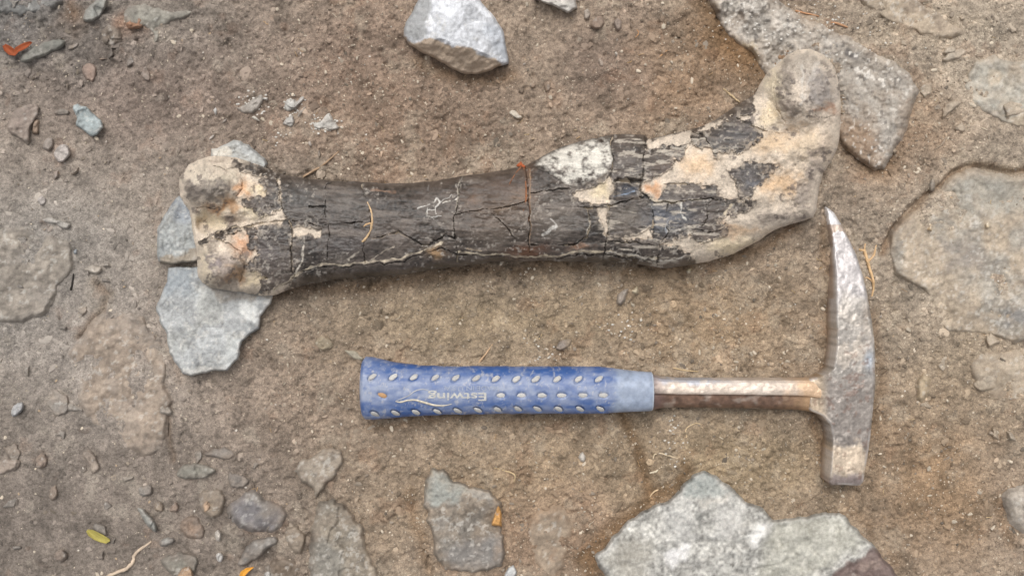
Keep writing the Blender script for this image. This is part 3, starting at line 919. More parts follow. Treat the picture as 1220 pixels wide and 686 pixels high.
ring = smooth(1, 0, np.abs(U2 - 776)) * 0.7
gcol = gcol + (srgb((205, 212, 216)) - gcol) * ring[..., None]
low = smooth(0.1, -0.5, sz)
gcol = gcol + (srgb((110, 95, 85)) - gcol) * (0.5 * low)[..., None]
nr, nc = U2.shape
idx = np.arange(nr * nc).reshape(nr, nc)
nx = np.roll(idx, -1, axis=1)
q = np.stack([idx[:-1], nx[:-1], nx[1:], idx[1:]], -1).reshape(-1, 4)
capA = len(idx.ravel())
gverts = np.stack([gx2, gy2, gz2], -1).reshape(-1, 3)
gverts = np.vstack([gverts, gverts[:nc].mean(0), gverts[-nc:].mean(0)])
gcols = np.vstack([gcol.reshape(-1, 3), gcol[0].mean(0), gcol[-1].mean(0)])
fanA = np.stack([np.full(nc, capA), nx[0], idx[0], np.full(nc, capA)], -1)
fanB = np.stack([np.full(nc, capA + 1), idx[-1], nx[-1], np.full(nc, capA + 1)], -1)


def fan_quads(center, ring):
    """close a ring of even length with quads round its centre"""
    out = []
    for i in range(0, len(ring), 2):
        out.append((center, ring[i], ring[(i + 1) % len(ring)], ring[(i + 2) % len(ring)]))
    return np.array(out)


q = np.vstack([q, fan_quads(capA, list(idx[0])[::-1]), fan_quads(capA + 1, list(idx[-1]))])
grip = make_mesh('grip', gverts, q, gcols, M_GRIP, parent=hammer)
grip['label'] = 'blue dimpled grip with pale lettering'
# dried mud in the dimples
for i, (du, dv_, a) in enumerate(DIMP):
    n1, n2 = 14, 4
    ca, sa = math.cos(math.radians(a)), math.sin(math.radians(a))
    vv, cs2 = [], []
    mud = srgb((196, 193, 188)) * random.uniform(.8, 1.05) if i != len(DIMP) - 1 else srgb((190, 150, 110))
    su_, sv_ = random.uniform(4.9, 5.7), random.uniform(2.6, 3.0)
    for r in range(n2 + 1):
        f = r / n2
        for k in range(n1):
            t = 2 * math.pi * k / n1
            wob = 1 + 0.05 * math.sin(3 * t + i) + 0.05 * math.sin(5 * t + 2 * i)
            pu, pv = su_ * f * wob * math.cos(t), sv_ * f * wob * math.sin(t)
            uq, vq = du + pu * ca - pv * sa, dv_ + pu * sa + pv * ca
            zt = float(grip_top(uq, vq))
            vv.append(((uq - 610) * k0, (343 - vq) * k0, zt - 0.00085 + 0.0006 * (1 - f ** 4)))
            cs2.append(mud * random.uniform(0.85, 1.08))
    vv.append(vv[0])
    cs2.append(mud)
    qq = []
    for r in range(n2):
        for k in range(n1):
            qq.append((r * n1 + k, (r + 1) * n1 + k, (r + 1) * n1 + (k + 1) % n1, r * n1 + (k + 1) % n1))
    make_mesh('dimple_mud', vv, qq, cs2, M_GRIT, parent=grip)


# raised lettering, read with the picture turned round
def lettering(text, u_right, u_left, v_base, size_px, colr, name):
    cu = bpy.data.curves.new('lettering', 'FONT')
    cu.body = text
    cu.size = 1.0
    cu.extrude = 0.04
    cu.offset = 0.012
    to = bpy.data.objects.new('tmp', cu)
    COL.objects.link(to)
    dg = bpy.context.evaluated_depsgraph_get()
    me = bpy.data.meshes.new_from_object(to.evaluated_get(dg))
    bpy.data.objects.remove(to)
    co = np.array([v.co[:] for v in me.vertices])
    wtxt = co[:, 0].max() - co[:, 0].min()
    uq = u_right - (co[:, 0] - co[:, 0].min()) / wtxt * (u_right - u_left)
    vq = v_base + co[:, 1] * size_px
    zt = grip_top(uq, vq) + np.where(co[:, 2] > 0, 0.00028, -0.0004)
    out = np.stack([(uq - 610) * k0, (343 - vq) * k0, zt], -1)
    org = np.array([out[:, 0].mean(), out[:, 1].mean(), out[:, 2].min()])
    me.vertices.foreach_set('co', (out - org).astype(np.float32).ravel())
    me.update()
    me.materials.clear()
    me.materials.append(material(name, 0.7, col=colr, var=0.25, vscale=500, bump=0.1))
    ob = bpy.data.objects.new(name, me)
    COL.objects.link(ob)
    ob.parent = grip
    ob.location = org - np.array(grip['_o'])
    return ob


lettering('Estwing', 580, 512, 465.5, 13.0, (190, 188, 182), 'lettering')
lettering('MADE IN U.S.A.', 594, 530, 457.5, 7.2, (150, 158, 176), 'small_lettering')


def tube(name, pts, radii, col, mat=None, label=None, cat=None, group=None, parent=None, sides=8, sub=4, wob=0.0, seed=0):
    """a tapering tube along world points"""
    P = np.asarray(pts, float)
    n = len(P)
    t = np.linspace(0, n - 1, (n - 1) * sub + 1)
    i = np.clip(np.floor(t).astype(int), 0, n - 2)
    f = (t - i)[:, None]
    p0 = P[np.clip(i - 1, 0, n - 1)]
    p1 = P[i]
    p2 = P[i + 1]
    p3 = P[np.clip(i + 2, 0, n - 1)]
    C = 0.5 * (2 * p1 + (p2 - p0) * f + (2 * p0 - 5 * p1 + 4 * p2 - p3) * f ** 2 + (3 * p1 - p0 - 3 * p2 + p3) * f ** 3)
    R = np.interp(t, np.arange(n), radii)
    r2 = np.random.default_rng(seed + 77)
    C = C + wob * r2.normal(size=C.shape) * R[:, None]
    T = np.gradient(C, axis=0)
    T /= np.linalg.norm(T, axis=1, keepdims=True) + 1e-12
    B = np.cross(T, (0, 0, 1.0))
    B /= np.linalg.norm(B, axis=1, keepdims=True) + 1e-9
    Nn = np.cross(B, T)
    a = np.linspace(0, 2 * math.pi, sides, endpoint=False)
    ringp = C[:, None, :] + R[:, None, None] * (np.cos(a)[None, :, None] * B[:, None, :] + np.sin(a)[None, :, None] * Nn[:, None, :]) \
        * (1 + 0.15 * r2.normal(size=(len(C), sides, 1)) * (wob > 0))
    V = ringp.reshape(-1, 3)
    m = len(C)
    idx = np.arange(m * sides).reshape(m, sides)
    nx = np.roll(idx, -1, axis=1)
    q = np.stack([idx[:-1], nx[:-1], nx[1:], idx[1:]], -1).reshape(-1, 4)
    V = np.vstack([V, C[0], C[-1]])
    q = np.vstack([q, fan_quads(m * sides, list(idx[0])[::-1]), fan_quads(m * sides + 1, list(idx[-1]))])
    c = srgb(col) * (1 + 0.15 * r2.normal(size=(len(V), 1))).clip(0.6, 1.4)
    ob = make_mesh(name, V, q, c, mat or M_PLANT, parent=parent)
    if parent is None:
        tag(ob, label, cat, group)
    return ob


def on_grip(u, v):
    return ((u - 610) * k0, (343 - v) * k0, float(grip_top(u, v)) + 0.0001)


tube('swoosh', [on_grip(*p) for p in ((474, 475), (480, 476), (488, 474), (496, 473.5), (504, 475.5), (512, 478), (520, 480), (530, 480.5), (540, 478.5))],
     [.0002, .0005, .0005, .0005, .0007, .0007, .0006, .0004, .0001], (206, 196, 176), M_GRIT, parent=grip)
tube('swoosh', [on_grip(*p) for p in ((475, 474), (481, 472), (490, 468), (497, 463), (506, 461), (514, 463))], [.0001, .0003, .0003, .0004, .0003, .0001], (176, 176, 178), M_GRIT, parent=grip)

# steel shank: top outline is a shallow ridge, upper face broad, lower face rusty
su_ = np.linspace(772, 1000, 150)
top_v = np.interp(su_, [772, 778, 790, 810, 950, 972, 1000], [446, 446.5, 449.5, 451, 451, 450.5, 447])
bot_v = np.interp(su_, [772, 778, 790, 810, 900, 950, 965, 980, 1000], [488.5, 488, 485.5, 485.2, 486.5, 488, 490, 495, 500])
prof = [(0.0, -0.010), (0.0, -0.004), (0.015, 0.0004), (0.06, 0.0026), (0.14, 0.0036), (0.25, 0.0042), (0.38, 0.0046), (0.48, 0.0047), (0.535, 0.0045), (0.555, 0.0036), (0.58, 0.0030), (0.7, 0.0026), (0.85, 0.0014), (0.95, -0.0006), (1.0, -0.003), (1.0, -0.010)]
pf = np.array(prof)
F = np.interp(np.linspace(0, len(pf) - 1, 61), np.arange(len(pf)), pf[:, 0])
Zp = np.interp(np.linspace(0, len(pf) - 1, 61), np.arange(len(pf)), pf[:, 1])
SU, SF = np.meshgrid(su_, F, indexing='ij')
SV = top_v[:, None] + (bot_v - top_v)[:, None] * SF
SZ = 0.0125 + Zp[None, :] + 0 * SU
SZ = np.where(SZ < 0.0035, 0.0035, SZ) + 0.00022 * fbm(SU, SV, 7, 3, 321)
kz = (H - np.where(Zp < -0.003, 0.0125, SZ)) / H / S
sx = (SU - 610) * kz
sy = (343 - SV) * kz
sc = np.ones(SU.shape + (3,)) * srgb((192, 177, 163))
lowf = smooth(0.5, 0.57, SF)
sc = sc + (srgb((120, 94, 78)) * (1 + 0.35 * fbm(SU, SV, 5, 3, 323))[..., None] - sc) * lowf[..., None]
bare = smooth(0.30, 0.04, SF + 0.12 * fbm(SU, SV, 8, 3, 325)) * smooth(900, 830, SU)
sc = sc + (srgb((168, 172, 182)) - sc) * (0.8 * bare)[..., None]
pal = smooth(0.0, 0.6, fbm(SU / 2, SV, 7, 4, 327)) * (1 - 0.5 * lowf)
sc = sc + (srgb((214, 200, 186)) - sc) * (0.6 * pal)[..., None]
dus = smooth(925, 965, SU + 8 * fbm(SU, SV, 9, 2, 329))
sc = sc + (srgb((196, 160, 122)) - sc) * (0.75 * dus)[..., None]
sh0 = smooth(800, 778, SU) * 0.6
sc = sc + (srgb((112, 92, 92)) - sc) * sh0[..., None]
nr, nc = SU.shape
idx = np.arange(nr * nc).reshape(nr, nc)
q = np.stack([idx[:-1, :-1], idx[:-1, 1:], idx[1:, 1:], idx[1:, :-1]], -1).reshape(-1, 4)[:, ::-1]
qb = np.stack([idx[:-1, -1], idx[:-1, 0], idx[1:, 0], idx[1:, -1]], -1)[:, ::-1]
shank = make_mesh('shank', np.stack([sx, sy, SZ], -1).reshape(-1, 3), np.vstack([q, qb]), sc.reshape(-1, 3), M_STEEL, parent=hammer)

HEADP = [(983.5, 246.5), (988, 248.5), (994, 254), (1005, 271.5), (1012, 285), (1018.5, 299), (1024, 315), (1029, 332), (1033.5, 352), (1037, 371), (1040, 392), (1041.5, 405), (1042.5, 420), (1042.8, 440), (1042.5, 460), (1040, 492), (1035.5, 530), (1031, 560),
         (1028.5, 574), (1025, 578), (991, 577.5), (987.5, 574), (989, 560), (990.5, 540), (991, 519), (989.5, 507), (980, 495.5), (966, 489.5), (964, 487), (964, 452), (972, 450.8), (985, 445.5), (992.5, 439), (995.5, 420), (996, 405), (996, 366), (995, 327), (992.5, 298), (990, 279), (986.5, 262)]
HP = rough(HEADP, 0.35, 5, 331)
U, V, d, cell = raster(HP, 0.9)
ztop = 0.0085 + 0.0125 * smooth(246, 400, V) ** 0.8
wide = smooth(988, 1000, U)
ztop = np.where(U < 1000, ztop - 0.0052 * smooth(998, 968, U) * smooth(435, 455, V) * smooth(510, 490, V), ztop)
bev = 3.0
z = ztop - 0.0016 * (1 - np.clip(d / bev, 0, 1)) ** 2 + 0.00028 * fbm(U, V, 8, 3, 333) + 0.0002 * fbm(U, V, 30, 2, 335)
z = z - 0.0022 * smooth(566, 577, V)
c = np.ones(U.shape + (3,)) * srgb((166, 159, 151))
n1 = fbm(U, V, 12, 4, 337, .6)
mott = smooth(-0.1, 0.5, fbm(U, V, 18, 4, 339, .6)) * smooth(355, 420, V) * smooth(545, 520, V)
c = c + (srgb((196, 184, 170)) - c) * (0.75 * mott * smooth(480, 420, V))[..., None]
purp = smooth(430, 470, V + 10 * n1) * smooth(536, 526, V + 6 * n1)
c = c + (srgb((138, 129, 122)) - c) * (0.8 * purp)[..., None]
bareS = smooth(375, 330, V + 14 * n1)
c = c + (srgb((188, 182, 181)) - c) * (0.85 * bareS)[..., None]
tipS = smooth(285, 262, V + 8 * n1)
c = c + (srgb((232, 229, 227)) - c) * (0.8 * tipS)[..., None]
band = smooth(522, 538, V + 9 * n1) * smooth(574, 560, V + 7 * n1)
c = c + (srgb((206, 186, 162)) - c) * (0.8 * band)[..., None]
endS = smooth(562, 570, V + 4 * n1)
c = c + (srgb((150, 134, 130)) - c) * (0.8 * endS)[..., None]
bl = np.exp(-((U - 1036) / 6) ** 2 - ((V - 428) / 14) ** 2)
c = c + (srgb((150, 158, 168)) - c) * (0.8 * bl)[..., None]
dk = np.exp(-((U - 1034) / 7) ** 2 - ((V - 375) / 14) ** 2) * smooth(0, .5, n1 + .3)
c = c + (srgb((120, 108, 96)) - c) * (0.8 * dk)[..., None]
tan = smooth(990, 975, U) * smooth(440, 450, V)
c = c + (srgb((196, 174, 146)) - c) * (0.7 * tan)[..., None]
c = c * (1 + 0.2 * n1 + 0.16 * fbm(U, V, 3, 2, 341) + 0.1 * fbm(U * 2, V * .3, 4, 2, 343))[..., None]
rst = smooth(0.3, 0.7, fbm(U, V, 9, 4, 345, .7)) * smooth(360, 420, V) * 0.5
c = c + (srgb((120, 92, 78)) - c) * rst[..., None]
edg = smooth(3.2, 1.0, d) * smooth(-.3, .4, fbm(U, V, 14, 3, 347)) * 0.6
c = c + (srgb((214, 208, 204)) - c) * edg[..., None]
X, Y, Z = W(U, V, z)
vs_, qs_, cs_ = cells_to_mesh(X, Y, Z, c, cell, [(-0.0001, lambda zz, x, y: zz * 0.6), (0.0, 0.002), (0.001, -0.004)])
nskirt = len(vs_) - (len(vs_) - 0)
ntop = len(np.unique(np.nonzero(cell)[0]))  # noqa
rim = vs_[:, 2] < 0.0105
side = srgb((150, 116, 78))
cs_[rim & (vs_[:, 1] < 0.04)] = cs_[rim & (vs_[:, 1] < 0.04)] * 0.4 + side * 0.6          # rust-brown mud on the flanks
head = make_mesh('head', vs_, qs_, cs_, M_STEEL, parent=hammer)
head['label'] = 'steel head with pointed pick and square face'


# ------------------------------------------------------------------ large stones
def ridge_v(u):
    return np.interp(u, [478, 490, 512, 525, 556, 575, 606], [44, 47, 45.5, 46, 55, 62, 79])


def z_block(u, v, d):
    zr = np.interp(u, [478, 492, 512, 545, 580, 606], [.008, .016, .027, .029, .022, .010])
    up = zr - np.clip(ridge_v(u) - v, 0, 99) * 0.00012
    lo = zr - np.clip(v - ridge_v(u), 0, 99) * 0.00056 + 0.0015 * fbm(u, v, 12, 3, 403)
    left = 0.027 - np.clip(514 - u + 0.25 * (v - 30), 0, 99) * 0.00052
    return np.minimum(np.minimum(np.where(v < ridge_v(u), up, lo), left), 0.03) + 0.0005 * fbm(u, v, 14, 3, 401)


stone('stone_block', 'pale grey angular stone block with one brown dirt-coated flank', 'stone',
      [(480, 44), (482, 26), (492, 12), (500, -6), (530, -14), (562, -12), (575, 4), (590, 22), (600, 38), (603, 56), (606, 76), (590, 82), (575, 88), (553, 90), (536, 82), (518, 70), (500, 62), (488, 55)],
      28, (204, 205, 208), edge=3.5, res=1.0, zf=z_block, sink=0.004,
      blobs=[([(476, 46), (490, 49), (512, 47), (525, 48), (556, 57), (575, 64), (610, 82), (600, 100), (540, 100), (480, 66)], (180, 158, 134), .9, 2.0),
             ([(476, 46), (512, 44), (509, 28), (515, 10), (500, -20), (470, -10)], (150, 150, 148), .75, 3.0),
             ([(575, 30), (600, 30), (608, 74), (590, 66)], (176, 182, 190), .5, 6.0)])
stone('flat_stone', 'small flat pale grey stone above the soil near the angular block', 'stone',
      [(628, -10), (645, 3), (662, 9), (676, 17), (689, 10), (684, -12)], 9, (190, 184, 176), edge=2.5, res=0.9,
      blobs=[([(630, -5), (645, 3), (676, 17), (670, 22), (630, 8)], (120, 100, 78), .7, 1.5)])


def z_slabA(u, v, d):
    z = 0.0105 - 0.00002 * (u - 260) + 0.00002 * (v - 380)
    z = z + 0.0016 * smooth(285, 300, u - 0.3 * (v - 370)) * smooth(395, 380, v) + 0.0012 * fbm(u, v, 45, 3, 411)
    z = z - 0.0030 * smooth(300, 312, u) * smooth(360, 372, v) - 0.0016 * smooth(282, 290, u) * smooth(395, 405, v)
    return z


stone('grey_stone', 'large blue-grey stone slab with white broken edge under the lower knob of the bone', 'stone',
      [(200, 319), (212, 317), (240, 317), (280, 322), (318, 332), (327, 348), (322, 362), (311, 377), (309, 391), (289, 407), (284, 428), (271, 442), (257, 441), (237, 446), (228, 449), (217, 445), (208, 430), (202, 420), (198, 398), (189, 382), (186, 366), (191, 352), (198, 335)],
      10, (166, 167, 166), edge=2.6, res=1.1, zf=z_slabA, speck=0.25, tint=(172, 172, 168),
      blobs=[([(280, 362), (292, 358), (312, 372), (308, 384), (295, 382)], (226, 226, 222), .9, 4), ([(312, 372), (326, 346), (330, 360), (312, 380)], (215, 212, 206), .7, 3),
             ([(284, 430), (288, 405), (276, 400), (268, 425), (272, 444)], (196, 198, 196), .7, 5), ([(210, 440), (228, 452), (275, 446), (262, 434), (230, 440)], (196, 192, 184), .6, 4),
             ([(190, 320), (232, 316), (230, 350), (195, 350)], (146, 154, 160), .6, 10), ([(245, 340), (300, 346), (326, 350), (320, 356), (260, 356)], (150, 138, 124), .6, 4)])
stone('grey_stone', 'blue-grey stone slab sticking out beside the gap between the two bone knobs', 'stone',
      [(236, 313), (205, 316), (190, 312), (187, 300), (187, 275), (194, 258), (203, 243), (213, 233), (232, 240), (240, 270), (244, 300)],
      11, (148, 152, 156), edge=3, res=1.0, speck=0.25, facets=0.12, tint=(160, 162, 160),
      blobs=[([(190, 306), (238, 296), (240, 318), (190, 320)], (160, 146, 128), .8, 3), ([(200, 250), (215, 236), (212, 250), (192, 276)], (176, 176, 172), .6, 3)])
stone('grey_stone', 'pale grey rounded stone slab peeking out behind the upper knob of the bone', 'stone',
      [(250, 184), (251, 176), (259, 177), (270, 170), (278, 166.5), (287, 168), (296, 173), (306, 181), (316, 188), (320, 195), (317, 204), (290, 214), (262, 208), (250, 196)],
      13, (176, 176, 172), edge=4, res=0.9, facets=0.1, tint=(160, 162, 162),
      blobs=[([(249, 186), (251, 175), (272, 176), (276, 184), (262, 188)], (214, 206, 192), .8, 2)])


def z_big(u, v, d):
    f1, f2, val = worley(u + 8 * fbm(u, v, 30, 2, 425), v + 8 * fbm(u, v, 30, 2, 426), 48.0, 427)
    z = 0.019 + 0.0024 * fbm(u, v, 70, 4, 421, .6) + 0.0016 * val * smooth(0, .2, f2 - f1) + 0.0007 * fbm(u, v, 9, 3, 428)
    z = z - 0.00007 * np.clip(640 - v, 0, 200) + 0.00003 * np.clip(u - 730, 0, 120)
    z = z - 0.0035 * np.exp(-((u - 921 - 0.25 * (v - 620)) / 9) ** 2) * smooth(680, 640, v)
    z = z - 0.003 * smooth(930, 960, u) * smooth(640, 620, v) + 0.0015 * smooth(880, 905, u) * smooth(925, 912, u) * smooth(660, 645, v)
    z = z - 0.002 * smooth(-4, 6, (u - 1042) * 0.55 + (v - 650) * 0.84)
    return z


stone('grey_boulder', 'big pale grey notched boulder with one dark brown corner beside the hammer face', 'boulder',
      [(709, 661), (722, 647), (733, 637), (741, 626), (760, 613), (778, 602), (800, 593), (812, 580), (824, 565), (840, 559), (853, 567), (868, 578), (884, 593), (905, 603), (917, 611), (921, 619), (935, 616), (960, 613.5), (1000, 609), (1010, 617), (1020, 630), (1042, 649), (1062, 676), (1078, 700), (1080, 722), (900, 735), (760, 728), (724, 692), (713, 674)],
      20, (184, 181, 174), edge=5, res=1.2, zf=z_big, tint=(168, 165, 158), grain=0.24, sink=0.004, speck=.2, amp=2.0,
      blobs=[([(720, 665), (745, 640), (780, 640), (770, 690), (735, 690)], (164, 158, 146), .6, 10), ([(860, 600), (890, 600), (880, 640), (850, 640)], (200, 197, 192), .5, 10), ([(790, 610), (820, 600), (830, 640), (800, 645)], (190, 188, 184), .5, 12), ([(996, 682), (1042, 649), (1090, 700), (1080, 740), (960, 740), (975, 700)], (112, 92, 86), .9, 3), ([(1020, 668), (1050, 664), (1054, 672), (1022, 680)], (150, 132, 122), .7, 2),
             ([(890, 640), (906, 622), (920, 620), (918, 634), (898, 652)], (234, 231, 225), .9, 4), ([(795, 662), (812, 645), (820, 650), (815, 668), (800, 676)], (228, 225, 222), .85, 5),
             ([(832, 594), (870, 590), (868, 600), (836, 602)], (196, 190, 180), .6, 3), ([(815, 575), (842, 560), (866, 585), (840, 592), (815, 592)], (150, 156, 152), .6, 5), ([(921, 622), (1000, 612), (1030, 645), (960, 690), (900, 690)], (178, 175, 160), .5, 8),
             ([(830, 610), (836, 612), (834, 625), (828, 618)], (112, 112, 108), .7, 2), ([(866, 670), (874, 673), (870, 677)], (70, 66, 60), .8, 1.5)])


def z_cong(u, v, d):
    return 0.0045 + 0.0030 * fbm(u, v, 40, 3, 431) + 0.0018 * np.abs(fbm(u, v, 11, 3, 433)) + 0.002 * smooth(1010, 1060, u)


stone('speckled_rock', 'grey rock with white specks half buried behind the wide bone end', 'rock',
      [(838, -14), (846, 8), (853, 22), (862, 40), (880, 52), (895, 62), (906, 80), (925, 120), (960, 150), (992, 160), (1008, 180), (1028, 194), (1042, 205), (1055, 204), (1063, 190), (1075, 163), (1083, 143), (1086, 127), (1095, 109), (1083, 88), (1066, 76), (1043, 61), (1015, 42), (990, 31), (945, 12), (920, -14)],
      8, (172, 164, 154), edge=10, res=1.2, zf=z_cong, speck=0.75, tint=(170, 160, 148), grain=0.2, amp=4, dirt=0.3,
      blobs=[([(870, 45), (900, 52), (905, 75), (880, 70)], (184, 166, 134), .6, 5), ([(1000, 60), (1080, 90), (1090, 120), (1070, 160), (1020, 150), (1000, 100)], (160, 152, 142), .6, 12),
             ([(1008, 62), (1022, 62), (1022, 72), (1008, 72)], (96, 92, 90), .8, 3), ([(1000, 128), (1022, 146), (1043, 158), (1050, 180), (1044, 210), (990, 190), (990, 150)], (152, 124, 98), .65, 12)])
stone('buried_rock', 'broad pale grey-brown rock nearly buried in soil right of the pick', 'rock',
      [(1056, 318), (1052, 295), (1066, 270), (1086, 249), (1101, 235), (1122, 222), (1135, 208), (1155, 201), (1180, 205), (1205, 209), (1250, 204), (1250, 400), (1205, 412), (1160, 396), (1118, 404), (1106, 350), (1075, 335)],
      1.7, (172, 157, 138), edge=6, res=1.5, speck=0.35, tint=(160, 152, 140), dirt=0.5, amp=7, cut=1, bury=3.0,
      blobs=[([(1115, 225), (1160, 203), (1220, 210), (1230, 250), (1150, 262)], (164, 160, 150), .7, 14), ([(1195, 372), (1225, 366), (1230, 390), (1200, 386)], (128, 126, 124), .7, 6), ([(1120, 290), (1165, 285), (1180, 320), (1130, 325)], (150, 142, 134), .6, 10)])
stone('buried_rock', 'pale tan rock half sunk in soil upslope of the broad buried rock', 'rock',
      [(1140, 98), (1152, 82), (1170, 70), (1200, 72), (1250, 66), (1250, 162), (1210, 158), (1192, 148), (1168, 140), (1152, 120)], 1.8, (176, 161, 141), edge=6, res=1.5, tint=(172, 166, 154), dirt=0.4, amp=7, speck=.2, cut=1, bury=3)
stone('buried_rock', 'long tan clay ridge rock along the top soil beside the speckled rock', 'rock',
      [(1010, -12), (1025, 8), (1050, 24), (1090, 40), (1130, 52), (1150, 40), (1130, 20), (1100, 0), (1080, -14)], 1.6, (176, 160, 140), edge=6, res=1.5, tint=(168, 152, 134), dirt=0.35, amp=7, bury=3, cut=1)
stone('rounded_stone', 'smooth rounded beige stone half buried alone beyond the dark corner of the boulder', 'stone',
      [(1190, 590), (1200, 580), (1220, 575), (1245, 572), (1250, 610), (1240, 642), (1219, 636), (1199, 624)], 9, (172, 162, 150), edge=14, res=1.2, facets=0.08, dome=.3)
stone('buried_rock', 'low brownish rock bump in soil between pick and buried rock', 'rock', [(1090, 452), (1100, 440), (1112, 448), (1110, 470), (1098, 486), (1088, 474)], 4, (176, 158, 132), edge=8, dirt=.4)
stone('buried_rock', 'flat grey-brown stone patch under the broad buried rock', 'rock', [(1150, 430), (1170, 412), (1215, 410), (1250, 420), (1250, 480), (1200, 486), (1168, 470)], 1.4, (162, 148, 131), edge=8, dirt=.5, tint=(168, 154, 136), amp=6, bury=3, cut=1)

# stones low in the picture
stone('embedded_stone', 'pale speckled wedge stone with a pointed tip set in soil below the hammer butt', 'stone',
      [(348, 562), (358, 549), (382, 535), (397, 532), (408, 535), (409, 550), (402, 565), (390, 575), (380, 588), (376, 595), (371, 583), (358, 570)], 6, (154, 143, 129), edge=4, speck=0.5, dirt=.3, amp=2.5)
stone('embedded_stone', 'tall grey-green tapering stone standing up beside the speckled wedge stone', 'stone',
      [(365, 700), (369, 640), (374, 612), (380, 598), (395, 593), (410, 600), (420, 610), (433, 628), (440, 655), (452, 686), (458, 712), (365, 712)], 8, (130, 125, 116), edge=7, res=1.1, speck=.3, facets=.35, tint=(146, 136, 122), fs=40, dirt=.3, amp=3,
      blobs=[([(416, 606), (424, 610), (446, 660), (452, 690), (442, 690), (430, 640)], (190, 176, 158), .7, 2.5), ([(422, 596), (432, 597), (431, 607), (424, 606)], (70, 58, 48), .8, 2)])


def z_e3(u, v, d):
    z = 0.009 + 0.002 * fbm(u, v, 30, 4, 441, .6)
    z = z + 0.002 * smooth(598, 575, v - 0.25 * (u - 520)) - 0.0035 * smooth(595, 612, v - 0.2 * (u - 520)) * smooth(640, 618, v) * smooth(530, 545, u)
    return z - 0.00006 * np.clip(v - 630, 0, 99)


stone('embedded_stone', 'grey split stone with a stepped face and orange chip set in the soil', 'stone',
      [(503, 590), (507, 565), (515, 556), (528, 557), (541, 571), (560, 577), (582, 583), (597, 597), (599, 625), (603, 650), (600, 675), (570, 684), (530, 682), (518, 660), (511, 630)], 12, (134, 127, 118), edge=5, res=1.0, zf=z_e3, speck=.35, tint=(144, 132, 118), dirt=.32, amp=3,
      blobs=[([(503, 590), (515, 556), (541, 571), (560, 580), (545, 598), (512, 602)], (160, 164, 158), .7, 4), ([(556, 577), (596, 592), (598, 600), (560, 590)], (188, 184, 176), .6, 2), ([(528, 660), (560, 640), (600, 635), (600, 676), (540, 682)], (138, 134, 130), .7, 5)])
stone('orange_chip', 'small orange-tan stone chip on the grey split stone', 'stone chip', [(585, 626), (588, 611), (594, 600), (599, 612), (598, 628)], 14, (206, 156, 96), edge=2.5, res=.7)
stone('stone_chip', 'pale grey chip lying just beyond the foot of the split stone', 'stone chip', [(600, 684), (605, 675), (612, 671), (617, 682), (612, 694), (601, 694)], 5, (184, 184, 182), edge=2.5)
stone('embedded_stone', 'broad brown soil-covered stone next to the split stone', 'stone', [(622, 640), (636, 605), (662, 598), (684, 615), (690, 650), (676, 690), (640, 696)], 1.4, (154, 138, 120), edge=10, dirt=.8, amp=6, bury=3, cut=1)

